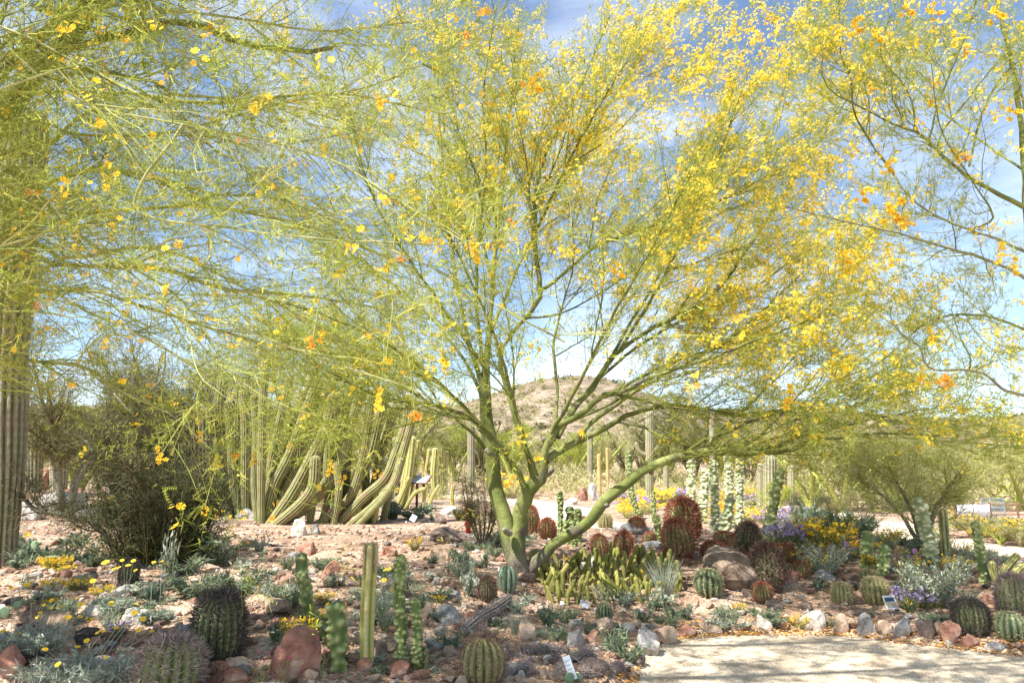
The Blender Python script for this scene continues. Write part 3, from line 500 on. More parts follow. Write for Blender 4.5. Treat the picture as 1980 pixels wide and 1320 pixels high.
# pinnate leaves: a fine stalk with small leaflets
def pinnate(P, n, Lr, rng, nl=9, lw=.0012, ll=.0055):
    m, K, _ = P.shape; idx = rng.randint(0, m, n); t = rng.uniform(.1, 1, n)*(K-1); k = np.clip(t.astype(int), 0, K-2); f = (t-k)[:, None]
    S = P[idx, k]*(1-f)+P[idx, k+1]*f; T = nrm(P[idx, k+1]-P[idx, k]); D = nrm(T*.5+rng.normal(size=(n, 3))*.6); Wd = nrm(np.cross(D, rng.normal(size=(n, 3)))); Nn = np.cross(D, Wd); L_ = rng.uniform(Lr[0], Lr[1], n)[:, None]
    V = []; 
    V.append(np.stack([S-Wd*.0006, S+Wd*.0006, S+D*L_], 1))
    for j in range(nl):
        for sg in (-1, 1):
            p = S + D*L_*((j+1.2)/(nl+1)); q = p + (Wd*sg*.9+D*.35)*ll + Nn*.001*sg; V.append(np.stack([p-D*lw, p+D*lw, q], 1))
    V = np.stack(V, 1).reshape(-1, 3); Fq = np.arange(len(V)).reshape(-1, 3); return V, Fq, np.repeat(rng.rand(n), 3*(1+2*nl))
mb = MB(); V, Fq, rn = pinnate(P4, 13000, (.04, .10), rng, nl=6, lw=.0018, ll=.009); mb.add(V, [Fq], rnd=rn)
V, Fq, rn = clump_leaves(P4, 85000, (.02, .055), .0024, rng, .008); mb.add(V, [Fq], rnd=rn); T2.stuff('foliage', mb, 'leaf_lime')
blossoms(T2, P4, 900, 3, .015, .02, rng, lambda E: np.ones(len(E)), petals=5, m='petal_gold')
# big clusters near the viewer, one part each
def cluster_mesh(nf, seed, m):
    r = np.random.RandomState(seed); C = r.normal(size=(nf, 3))*np.array([.55, .55, .6]); mb = MB(); n = nf
    ax = nrm(r.normal(size=(n, 3))+np.array([0, -.8, .3])); U = nrm(np.cross(ax, r.normal(size=(n, 3)))); Vv = np.cross(ax, U)
    for i in range(n):
        for k in range(5):
            a = 2*np.pi*k/5+r.uniform(-.1, .1); d = np.cos(a)*U[i]+np.sin(a)*Vv[i]; w = -np.sin(a)*U[i]+np.cos(a)*Vv[i]; s = r.uniform(.42, .55)
            g = []
            for tt, ww, hh in ((.08, .06, 0), (.42, .27, .14), (.8, .36, .22), (1., .2, .18+r.uniform(-.2, .15))):
                for q in (-1, 0, 1): g.append(C[i]+s*(d*tt+w*ww*q+ax[i]*(hh+(.09 if q else 0)+r.uniform(-.08, .08)) + d*r.uniform(-.06, .06)))
            Fq = [(j*3+q, j*3+q+1, j*3+q+4, j*3+q+3) for j in range(3) for q in range(2)]
            c = r.uniform(.45, 1); mb.add(g, [Fq], rnd=np.repeat([.12, c*.8, c, c], 3))
        V, Fq = tubes(np.stack([C[i]-ax[i]*.5, C[i]-ax[i]*.2, C[i]])[None], np.array([[.02, .02, .03]]), 3); mb.add(V, [Fq], rnd=.9)
        for k in range(4):
            d = nrm(ax[i]+r.normal(size=3)*.35); V, Fq = tubes(np.stack([C[i], C[i]+d*.2])[None], np.array([[.02, .012]]), 3); mb.add(V, [Fq], rnd=0.)
    return mb.mesh('blossom_cluster', m)
CL = [cluster_mesh(6, 1, 'petal_gold'), cluster_mesh(9, 2, 'petal_gold'), cluster_mesh(7, 3, 'petal_orange'), cluster_mesh(12, 4, 'petal_gold'), cluster_mesh(1, 5, 'petal_gold')]
def hang(T, P2, R2, spots):
    mb = MB(); flat = P2.reshape(-1, 3); allp = []
    for px, py, w, Y, kd in spots:
        c = W3(px, py, Y); o = T.put('blossom_cluster', CL[kd]); o.location = c; s = w/F*Y/2.6; o.scale = (s, s, s); o.rotation_euler = (random.uniform(-.4, .4), random.uniform(-.4, .4), random.uniform(-.6, .6))
        cand = flat[np.abs(flat[:, 1]-Y) < 2]; j = int(np.argmin(np.linalg.norm(cand-c-np.array([-.22 if py > 780 else -.1, 0, .12]), axis=1))); a = cand[j]; mid = a*.45+c*.55+np.array([.04, 0, .10+.12*np.linalg.norm(a-c)])
        pp = spline(np.stack([a, mid, c]), 10); V, Fq = tubes(pp[None], np.linspace(.0022, .0012, 10)[None], 4); mb.add(V, [Fq], rnd=.6); allp.append(pp)
    B_ = np.array(allp); b3 = grow(B_, np.full(B_.shape[:2], .002), len(B_)*9, (.06, .2), (20, 60), np.array([.1, 0, -.1]), .4, 5, (.1, .95), .0014, rng, taper=.4); V, Fq = tubes(*b3, 3); mb.add(V, [Fq], rnd=.5)
    T.stuff('blossom_stalks', mb, 'twig_pale', True); mb = MB(); V, Fq, rn = pinnate(b3[0], len(B_)*26, (.03, .08), rng, nl=7, lw=.0018, ll=.008); mb.add(V, [Fq], rnd=rn); T.stuff('blossom_leaves', mb, 'leaf_lime')
random.seed(5)
hang(T2, P3, R3, [(875, 36, 26, 2.2, 0), (900, 68, 24, 2.2, 2), (735, 197, 34, 2.3, 1), (830, 240, 20, 2.3, 0), (848, 250, 20, 2.3, 0), (958, 252, 18, 2.6, 0), (565, 315, 20, 2.4, 0), (556, 334, 18, 2.4, 4),
 (820, 460, 26, 2.1, 1), (848, 470, 26, 2.1, 0), (920, 488, 42, 2.0, 3), (915, 465, 24, 2.1, 1), (962, 472, 24, 2.2, 0), (605, 658, 34, 2.0, 2), (858, 695, 40, 1.9, 3), (830, 715, 24, 2.0, 0), (745, 700, 26, 2.1, 0),
 (775, 500, 20, 2.3, 2), (758, 482, 16, 2.3, 4), (543, 300, 14, 2.6, 0), (465, 270, 24, 2.6, 2), (488, 255, 16, 2.6, 0), (322, 560, 28, 2.4, 1), (250, 598, 22, 2.4, 4), (735, 775, 36, 2.2, 1), (803, 803, 28, 2.2, 2), (865, 773, 22, 2.5, 0), (1037, 162, 44, 2.2, 3), (1010, 162, 18, 2.2, 2), (310, 880, 26, 2.4, 1),
 (60, 372, 26, 2.8, 2), (40, 408, 16, 2.8, 0), (990, 428, 24, 2.4, 2), (1108, 483, 26, 2.3, 0), (1196, 525, 34, 2.5, 3), (1155, 548, 22, 2.5, 0), (205, 660, 24, 2.8, 0), (100, 575, 26, 2.9, 1), (75, 590, 20, 2.9, 2), (395, 985, 20, 2.8, 0), (120, 600, 18, 2.9, 0),
 (292, 340, 12, 2.8, 2), (10, 215, 20, 3, 0), (245, 25, 20, 3.2, 0), (90, 30, 24, 3.2, 0), (370, 60, 22, 3.0, 0), (385, 840, 22, 3.2, 0), (420, 895, 24, 3.2, 1), (490, 890, 20, 3.2, 1), (455, 880, 16, 3.2, 2), (560, 860, 16, 3.2, 0), (640, 905, 24, 3.2, 1), (730, 915, 18, 3.2, 0), (660, 925, 20, 3.2, 0)])

# ---- right palo verde: trunk just outside the frame
rng = np.random.RandomState(31)
br = np.array([6.2, 7.3, h(6.2, 7.3)-.1])
T3 = Tree('palo_verde_tree', tuple(br), 'tree leaning in from the right edge with crooked branches and large yellow blossoms')
Yr = 6.0
A = spline(np.array([tuple(br)+(.17,), (5.95, 7.0, 1.3, .14), (5.3, 6.5, 2.2, .11), tuple(W3(2004, 560, Yr))+(.05,), tuple(W3(1986, 400, Yr))+(.033,), tuple(W3(1977, 270, Yr))+(.026,), tuple(W3(1958, 130, Yr))+(.02,), tuple(W3(1930, 10, Yr))+(.012,)]), 40)
T3.limb(A[:, :3], A[:, 3], name='trunk', sides=12)
TR3 = [
 [(1980, 400, Yr, 12), (1904, 361, Yr-.1, 10), (1844, 321, Yr-.2, 9), (1807, 285, Yr-.3, 8), (1771, 255, Yr-.35, 7), (1738, 245, Yr-.4, 5), (1692, 222, Yr-.45, 4), (1650, 200, Yr-.5, 4), (1620, 185, Yr-.5, 3), (1590, 150, Yr-.5, 3), (1600, 70, Yr-.5, 2), (1650, -20, Yr-.5, 2)],
 [(1812, 288, Yr-.3, 5), (1822, 255, Yr-.3, 5), (1865, 200, Yr-.4, 5), (1910, 142, Yr-.5, 4), (1968, 80, Yr-.6, 3), (2000, 30, Yr-.6, 3)],
 [(1874, 322, Yr-.1, 6), (1890, 250, Yr-.1, 6), (1902, 215, Yr-.1, 6), (1922, 170, Yr-.1, 5), (1950, 135, Yr-.1, 5), (1990, 105, Yr-.1, 4)],
 [(1985, 230, Yr-.3, 6), (1970, 160, Yr-.3, 6), (1956, 115, Yr-.3, 5), (1938, 60, Yr-.3, 4), (1925, -10, Yr-.3, 4)],
 [(1796, 275, Yr-.3, 6), (1810, 215, Yr-.4, 5), (1828, 165, Yr-.4, 5), (1850, 110, Yr-.5, 5), (1871, 60, Yr-.5, 4), (1890, -10, Yr-.5, 3)],
 [(1771, 255, Yr-.35, 5), (1765, 205, Yr-.4, 4), (1745, 160, Yr-.5, 4), (1704, 112, Yr-.6, 3), (1712, 60, Yr-.7, 3), (1740, -10, Yr-.7, 2)],
 [(1730, 340, Yr-.3, 5), (1698, 297, Yr-.3, 5), (1668, 250, Yr-.3, 5), (1650, 212, Yr-.4, 4), (1645, 150, Yr-.5, 4), (1625, 100, Yr-.6, 3), (1622, -10, Yr-.6, 2)],
 [(2000, 545, Yr-.2, 9), (1940, 515, Yr-.3, 8), (1897, 498, Yr-.4, 8), (1859, 487, Yr-.5, 7), (1806, 472, Yr-.6, 6), (1745, 453, Yr-.7, 5), (1640, 430, Yr-.8, 4), (1520, 400, Yr-.9, 3)],
 [(1990, 490, Yr-.3, 8), (1915, 457, Yr-.3, 7), (1875, 445, Yr-.3, 6), (1800, 412, Yr-.4, 5), (1750, 370, Yr-.5, 5), (1720, 320, Yr-.5, 4), (1690, 285, Yr-.5, 3)],
 [(1995, 765, Yr-.3, 9), (1946, 756, Yr-.4, 8), (1908, 726, Yr-.5, 7), (1874, 716, Yr-.6, 6), (1798, 712, Yr-.7, 5), (1778, 670, Yr-.8, 4), (1745, 646, Yr-.9, 4), (1722, 618, Yr-.9, 3), (1725, 590, Yr-.9, 2)],
 [(1874, 716, Yr-.6, 4), (1876, 690, Yr-.6, 4), (1858, 655, Yr-.6, 3), (1840, 600, Yr-.6, 2)],
 [(1990, 640, Yr-.2, 7), (1900, 610, Yr-.5, 6), (1800, 620, Yr-.8, 4), (1700, 700, Yr-1, 3), (1600, 740, Yr-1.1, 2)],
 [(1875, 445, Yr-.3, 5), (1920, 420, Yr-.6, 5), (1880, 350, Yr-.9, 4), (1820, 250, Yr-1.1, 3), (1800, 120, Yr-1.3, 2)],
 [(1980, 330, Yr+.1, 7), (1880, 260, Yr+.6, 6), (1780, 180, Yr+1, 4), (1690, 60, Yr+1.4, 3), (1660, -30, Yr+1.5, 2)],
]
for l in TR3: T3.limb(*trace(l, 26), sides=8, m='grey_bark' if l[0][1] in (545, 765, 490) else 'green_bark')
P1, R1 = allocate(T3)
tv = np.array([-.25, 0, .45])
P2, R2 = grow(P1[1:], R1[1:], 90, (.5, 1.3), (20, 60), tv, .5, 12, (.2, .97), .006, rng)
P3, R3 = grow(P2, R2, 700, (.25, .75), (20, 60), tv*.7, .5, 8, (.1, 1.), .0035, rng, taper=.35)
Q3 = grow(P1[1:], R1[1:], 240, (.2, .7), (25, 70), tv, .5, 8, (.2, 1.), .0035, rng, taper=.35); P3 = np.concatenate([P3, Q3[0]]); R3 = np.concatenate([R3, Q3[1]])
P4, R4 = grow(P3, R3, 3400, (.1, .3), (20, 60), tv*.3, .4, 4, (.1, 1.), .0019, rng, taper=.5)
twigs(T3, 'branches', P2, R2, 5, 'twig_green', rng); twigs(T3, 'twigs', P3, R3, 3, 'twig_green', rng); twigs(T3, 'fine_twigs', P4, R4, 2, 'twig_pale', rng)
mb = MB(); V, Fq, rn = clump_leaves(P4, 50000, (.02, .06), .0024, rng, .004); mb.add(V, [Fq], rnd=rn); T3.stuff('foliage', mb, 'leaf_lime')
blossoms(T3, P4, 480, 5, .0145, .026, rng, lambda E: .15+sstep(3.0, 5, E[:, 2]), petals=5)
hang(T3, P3, R3, [(1725, 500, 36, 4.4, 1), (1640, 497, 34, 4.4, 3), (1612, 515, 22, 4.4, 0), (1722, 322, 34, 4.6, 3), (1675, 378, 36, 4.6, 3), (1735, 410, 60, 4.5, 3), (1745, 430, 40, 4.5, 1), (1685, 170, 30, 4.8, 1), (1660, 50, 40, 4.8, 3), (1700, 70, 36, 5, 3), (1760, 15, 40, 5, 3), (1810, 20, 36, 5, 3), (1850, 75, 36, 5, 1), (1930, 20, 50, 5, 3), (1960, 210, 40, 5, 3), (1853, 300, 36, 5, 1), (1868, 305, 22, 5, 2), (1800, 195, 30, 5, 1), (1940, 490, 40, 4.5, 1), (1968, 510, 36, 4.5, 0), (1815, 575, 26, 4.8, 0), (1805, 650, 36, 4.8, 1), (1825, 735, 36, 4.8, 2), (1782, 728, 30, 4.8, 1), (1575, 400, 30, 5.2, 1), (1620, 60, 34, 4.8, 1), (1490, 35, 26, 5, 0), (1872, 100, 34, 5, 1), (1775, 238, 24, 5, 0), (1805, 160, 26, 5, 1), (1925, 225, 24, 5, 1), (1530, 770, 44, 5.2, 1)])

# ---- generic desert trees and shrubs
def bush_tree(T, stems, n2, n3, n4, nl, lm, tm, rng, L2=(.5, 1.2), L3=(.3, .8), L4=(.1, .35), leaf=(.03, .07), lw=.003, tv=(0, 0, .4), bark='green_bark', sides=7, r2=.01, spread=.01):
    for P, R in stems: T.limb(P, R, name='trunk', m=bark, sides=sides)
    P1, R1 = allocate(T); A2 = grow(P1, R1, n2, L2, (15, 55), np.array(tv), .45, 9, (.25, 1), r2, rng); A3 = grow(*A2, n3, L3, (15, 60), np.array(tv)*.6, .5, 6, (.1, 1), r2*.4, rng, taper=.4)
    mb = MB()
    for (P, R), s in ((A2, 4), (A3, 3)):
        V, Fq = tubes(P, R, s); mb.add(V, [Fq], rnd=np.repeat(rng.rand(len(P)), P.shape[1]*s))
    src = A3
    if n4:
        A4 = grow(*A3, n4, L4, (15, 70), np.array(tv)*.3, .5, 3, (.1, 1), r2*.22, rng, taper=.5); V, Fq = ribbons(*A4, rng); mb.add(V, [Fq], rnd=np.repeat(rng.rand(n4), 6)); src = A4
    T.stuff('twigs', mb, tm, True)
    mb = MB(); V, Fq, rn = clump_leaves(src[0], nl, leaf, lw, rng, spread); mb.add(V, [Fq], rnd=rn); T.stuff('foliage', mb, lm)
    return src
rng = np.random.RandomState(41)
# dark twiggy shrub at the left
p, t = G(300, 1085); Y = p[1]
T4 = Tree('ironwood_shrub', (p[0], p[1], p[2]-.05), 'dense dark green thicket with black shade at its foot, left of the organ pipes', 'shrub')
st = [trace([(300, 1095, Y, 22), (305, 1000, Y, 20), (312, 920, Y, 17), (300, 870, Y, 14), (272, 820, Y-.1, 10), (245, 790, Y-.2, 7), (220, 760, Y-.2, 4)], 20),
      trace([(306, 1095, Y, 18), (318, 990, Y+.1, 15), (300, 880, Y+.2, 13), (325, 840, Y+.3, 9), (345, 810, Y+.3, 6), (365, 780, Y+.3, 4)], 20),
      trace([(290, 1092, Y, 16), (260, 1020, Y-.2, 13), (220, 950, Y-.3, 11), (190, 890, Y-.3, 8), (165, 850, Y-.3, 5)], 20),
      trace([(285, 1092, Y, 14), (230, 1060, Y-.1, 13), (170, 1005, Y-.2, 12), (100, 992, Y-.2, 11), (60, 980, Y-.2, 10), (25, 930, Y-.2, 7)], 20),
      trace([(310, 1092, Y, 14), (350, 1030, Y-.1, 11), (375, 970, Y-.2, 8), (395, 920, Y-.2, 6), (410, 880, Y-.2, 3)], 20),
      trace([(300, 1092, Y, 14), (290, 990, Y-.5, 11), (250, 900, Y-.9, 8), (215, 850, Y-1, 4)], 20),
      trace([(300, 1092, Y, 14), (340, 1000, Y+.5, 11), (350, 900, Y+1, 8), (330, 780, Y+1.2, 4)], 20)]
bush_tree(T4, st, 210, 1800, 8000, 34000, 'leaf_dark', 'twig_brown', rng, L2=(.3, .7), L3=(.18, .42), tv=(0, 0, .15), bark='grey_bark', leaf=(.025, .055), lw=.004)
# low dense skirt of the same shrub
q = np.random.RandomState(4); n = 200; a = q.uniform(0, 2*np.pi, n); rr_ = q.uniform(.05, .55, n); S = np.stack([p[0]+.05+rr_*np.cos(a), p[1]+rr_*np.sin(a), np.full(n, p[2]+.02)], 1)
E = S + np.stack([np.cos(a)*.35, np.sin(a)*.35, q.uniform(.5, 1.15, n)], 1); Pk = S[:, None]+(E-S)[:, None]*np.linspace(0, 1, 6)[None, :, None]; Rk = np.tile(np.linspace(.006, .002, 6), (n, 1))
A3 = grow(Pk, Rk, 1500, (.12, .4), (20, 70), np.array([0, 0, .2]), .5, 5, (.05, 1), .002, q); mb = MB()
for (PP, RR), s in (((Pk, Rk), 3), (A3, 3)): V, Fq = tubes(PP, RR, s); mb.add(V, [Fq], rnd=np.repeat(q.rand(len(PP)), PP.shape[1]*s))
T4.stuff('inner_twigs', mb, 'twig_brown', True); mb = MB(); V, Fq, rn = clump_leaves(A3[0], 26000, (.025, .05), .006, q, .015); mb.add(V, [Fq], rnd=rn); T4.stuff('inner_foliage', mb, 'leaf_dark')

def std_tree(name, px, py, hpx, wpx, label, cat, lm, tm, seed, nst=4, n2=60, n3=500, n4=0, nl=7000, bark='green_bark', lw=.008, leaf=(.06, .14), flat=.0, Yover=None, sp=.04, group=None, blooms=0):
    q = np.random.RandomState(seed)
    if Yover is None: p, t = G(px, py)
    else: p = W3(px, py, Yover); p[2] = h(p[0], p[1]); t = Yover
    Hm = hpx*t/F; Wm = wpx*t/F; T = Tree(name, (p[0], p[1], p[2]-.05), label, cat, group); st = []
    for k in range(nst):
        a = 2*np.pi*(k+q.uniform(-.2, .2))/nst; ex = np.array([np.cos(a), np.sin(a)])*Wm*.36; r = .014*Hm+.008
        b0 = p - np.array([0, 0, .06]); st.append(stem3([(b0[0], b0[1], b0[2], r), (b0[0]+ex[0]*.25, b0[1]+ex[1]*.25, b0[2]+Hm*.3, r*.8), (b0[0]+ex[0]*.7, b0[1]+ex[1]*.7, b0[2]+Hm*.55, r*.5), (b0[0]+ex[0], b0[1]+ex[1], b0[2]+Hm*.72, r*.2)], 14))
    src = bush_tree(T, st, n2, n3, n4, nl, lm, tm, q, L2=(.18*Wm, .38*Wm), L3=(.08*Wm, .2*Wm), L4=(.04*Wm, .09*Wm), leaf=leaf, lw=lw, tv=(0, 0, .25), bark=bark, r2=.006*Hm, spread=sp)
    if blooms: blossoms(T, src[0], blooms, 3, .05, .1, q, lambda E: E[:, 2]-E[:, 2].min())
    return T
std_tree('mesquite_tree', 1785, 1062, 250, 360, 'spreading thorny green-gold tree with low crooked trunks beside the pale side path at the right', 'tree', 'leaf_straw', 'twig_pale', 51, nst=5, n2=110, n3=1300, n4=4500, nl=9000, leaf=(.04, .09), lw=.005, sp=.04, bark='grey_bark')
std_tree('mesquite_tree', 120, 1000, 400, 440, 'brownish twiggy tree behind the saguaro at the left edge', 'tree', 'leaf_olive', 'twig_brown', 52, n2=90, n3=1000, n4=4500, nl=20000, lw=.007, sp=.05, bark='grey_bark')
std_tree('mesquite_tree', 330, 985, 400, 460, 'tall olive-brown twiggy tree rising behind the dark shrub and the organ pipe stems', 'tree', 'leaf_olive', 'twig_brown', 53, n2=90, n3=1000, n4=4500, nl=20000, lw=.007, sp=.05, bark='grey_bark')
std_tree('mesquite_tree', 560, 972, 370, 460, 'olive twiggy tree behind the leaning organ pipe stems', 'tree', 'leaf_olive', 'twig_pale', 54, n2=90, n3=1000, n4=4500, nl=20000, lw=.007, sp=.05, bark='grey_bark')
std_tree('desert_tree', 770, 955, 290, 380, 'green hazy tree behind the right end of the organ pipe cacti', 'tree', 'leaf_olive', 'twig_pale', 55, nl=20000, lw=.009, bark='grey_bark')
# ------------------------------------------------ cacti
def ribbed(P, R, ribs, depth, seg=4, dome=True, wob=0., seed=0):
    """ribbed column along P with radii R; attributes rib (0 groove .. 1 crest, areoles marked)"""
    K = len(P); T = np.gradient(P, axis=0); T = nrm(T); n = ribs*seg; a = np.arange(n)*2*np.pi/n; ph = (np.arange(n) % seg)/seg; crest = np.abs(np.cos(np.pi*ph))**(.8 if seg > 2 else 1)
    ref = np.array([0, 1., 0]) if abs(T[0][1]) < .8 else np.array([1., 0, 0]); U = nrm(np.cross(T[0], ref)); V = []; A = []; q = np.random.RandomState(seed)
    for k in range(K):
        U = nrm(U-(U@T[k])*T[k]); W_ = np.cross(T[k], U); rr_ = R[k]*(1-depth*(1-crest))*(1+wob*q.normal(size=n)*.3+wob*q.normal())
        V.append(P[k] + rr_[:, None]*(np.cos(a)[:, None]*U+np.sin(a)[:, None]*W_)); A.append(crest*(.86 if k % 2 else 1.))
    V = np.vstack(V+[P[-1]+T[-1]*R[-1]*.3]); A = np.concatenate(A+[[.8]]); i = (np.arange(K-1)[:, None]*n); j = np.arange(n)[None]; j2 = (j+1) % n
    Fq = np.stack([i+j, i+j2, i+n+j2, i+n+j], -1).reshape(-1, 4); b = (K-1)*n; jj = np.arange(n)
    return V, Fq, np.stack([b+jj, b+(jj+1) % n, np.full(n, K*n)], -1), A
def dome_prof(K, r, base=.85, hl=None):
    """radii for a column with a rounded tip"""
    s = np.linspace(0, 1, K); return r*(base+(1-base)*np.minimum(s*3, 1))
def col_mesh(name, pts, r, ribs, depth, m, seg=4, K=26, base=.85, wob=0., seed=0, seglen=0., waist=0.):
    """pts (x,y,z) control points, r max radius (or per-point)"""
    pts = np.asarray(pts, float); Lh = np.linalg.norm(np.diff(pts, axis=0), axis=1).sum(); P = spline(pts, K); s = np.linspace(0, 1, K)
    R = dome_prof(K, r, base); 
    if waist: R = R*(1+waist*np.sin(s*Lh*3.3+seed))
    # round the tip: extra rings
    t = nrm(P[-1]-P[-2]); tipP = [P[-1]+t*r*h_ for h_ in (.35, .62, .80, .9)]; tipR = [r*k for k in (.94, .76, .48, .18)]
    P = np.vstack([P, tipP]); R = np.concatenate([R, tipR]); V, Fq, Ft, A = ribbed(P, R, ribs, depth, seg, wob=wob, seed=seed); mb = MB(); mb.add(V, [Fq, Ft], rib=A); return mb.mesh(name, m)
def spines_on(P, R, ribs, per, nsp, Ls, wid, seed, curve=0., phase=0., up=.3):
    q = np.random.RandomState(seed); T = nrm(np.gradient(P, axis=0)); ref = np.array([0, 1., 0]) if abs(T[0][1]) < .8 else np.array([1., 0, 0]); U = nrm(np.cross(T[0], ref)); C = []; Nn = []; TT = []
    for k in range(0, len(P), 1):
        U = nrm(U-(U@T[k])*T[k]); W_ = np.cross(T[k], U)
        if k % per: continue
        a = np.arange(ribs)*2*np.pi/ribs; d = np.cos(a)[:, None]*U+np.sin(a)[:, None]*W_; C.append(P[k]+R[k]*d); Nn.append(d + T[k]*up); TT.append(np.repeat(T[k][None], ribs, 0))
    C = np.repeat(np.vstack(C), nsp, 0); Nn = np.repeat(np.vstack(Nn), nsp, 0); n = len(C); D = nrm(Nn*.8+q.normal(size=(n, 3))*.62); Wd = nrm(np.cross(D, q.normal(size=(n, 3))))*wid; L_ = q.uniform(Ls*.6, Ls*1.15, n)[:, None]
    bend = nrm(q.normal(size=(n, 3)))*L_*curve
    V = np.stack([C-Wd, C+Wd, C+D*L_*.6+bend*.3+Wd*.5, C+D*L_+bend], 1).reshape(-1, 3); i = np.arange(n)*4
    return V, np.stack([i, i+1, i+2], -1), np.stack([i, i+2, i+3], -1), np.repeat(q.rand(n), 4)
def barrel_parts(ribs, seed, nsp, Ls, wid, curve, depth=.16, K=15, round_=1., up=.3):
    """unit barrel: height 1, diameter 1"""
    s = np.linspace(0, 1, K); th = np.pi*(.08+.92*s)
    z = (1-np.cos(th))/2*1.0; r = .5*np.sin(th)**(.62*round_); r[0] = .30; z = z-z[0]; z = z/z[-1]; r[-1] = .03
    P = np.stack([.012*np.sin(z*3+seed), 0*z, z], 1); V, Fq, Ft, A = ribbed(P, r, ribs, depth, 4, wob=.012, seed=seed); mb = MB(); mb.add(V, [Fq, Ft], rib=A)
    sb = MB(); V2, F1, F2, rn = spines_on(P[1:], r[1:], ribs, 1, nsp, Ls, wid, seed, curve, up=up); sb.add(V2, [F1, F2], rnd=rn); return mb, sb
BAR = {}
def barrel_kind(key, ribs, seed, nsp, Ls, wid, curve, bm, sm, **k):
    mb, sb = barrel_parts(ribs, seed, nsp, Ls, wid, curve, **k); BAR[key] = (mb.mesh('body', bm), sb.mesh('spines', sm, False))
barrel_kind('red', 16, 1, 16, .17, .0085, .3, 'cactus_green', 'spine_red', depth=.2, round_=1.3)
barrel_kind('red2', 18, 2, 17, .18, .0085, .4, 'cactus_green', 'spine_red', depth=.2, round_=1.3)
barrel_kind('brown', 20, 3, 15, .18, .007, .25, 'cactus_dark', 'spine_brown', depth=.18, round_=1.35)
barrel_kind('green', 14, 4, 5, .12, .007, .1, 'cactus_dark', 'spine_gold', depth=.22)
barrel_kind('blue', 10, 5, 3, .09, .007, .1, 'cactus_blue', 'spine_red', depth=.3)
barrel_kind('grey', 16, 6, 13, .19, .0048, .25, 'cactus_green', 'spine_grey', depth=.2, K=18)
barrel_kind('brownfine', 14, 7, 14, .15, .0035, .2, 'cactus_olive', 'spine_brown', depth=.25, K=18)
barrel_kind('darkfine', 18, 8, 16, .17, .004, .35, 'cactus_green', 'spine_dark', depth=.28, K=20)
barrel_kind('gold', 14, 9, 12, .16, .006, .2, 'cactus_olive', 'spine_gold', depth=.2)
LAND = []   # landmarks for labels of small things: (px, py, words)
def place(px, py): p, t = G(px, py); return Vector(p), t/F
def barrel(px, py, w, hh, kind, label, lean=0., group='barrel cacti in the bed'):
    p, s = place(px, py); t = thing('barrel_cactus', p - Vector((0, 0, .02)), label, 'cactus', group, random.uniform(0, 6), (w*s*.86, w*s*.86, hh*s*1.0)); t.rotation_euler = (random.uniform(-.06, .06), lean, random.uniform(0, 1) if lean else t.rotation_euler[2])
    link('body', BAR[kind][0], t); link('spines', BAR[kind][1], t, 'stuff')
random.seed(9)
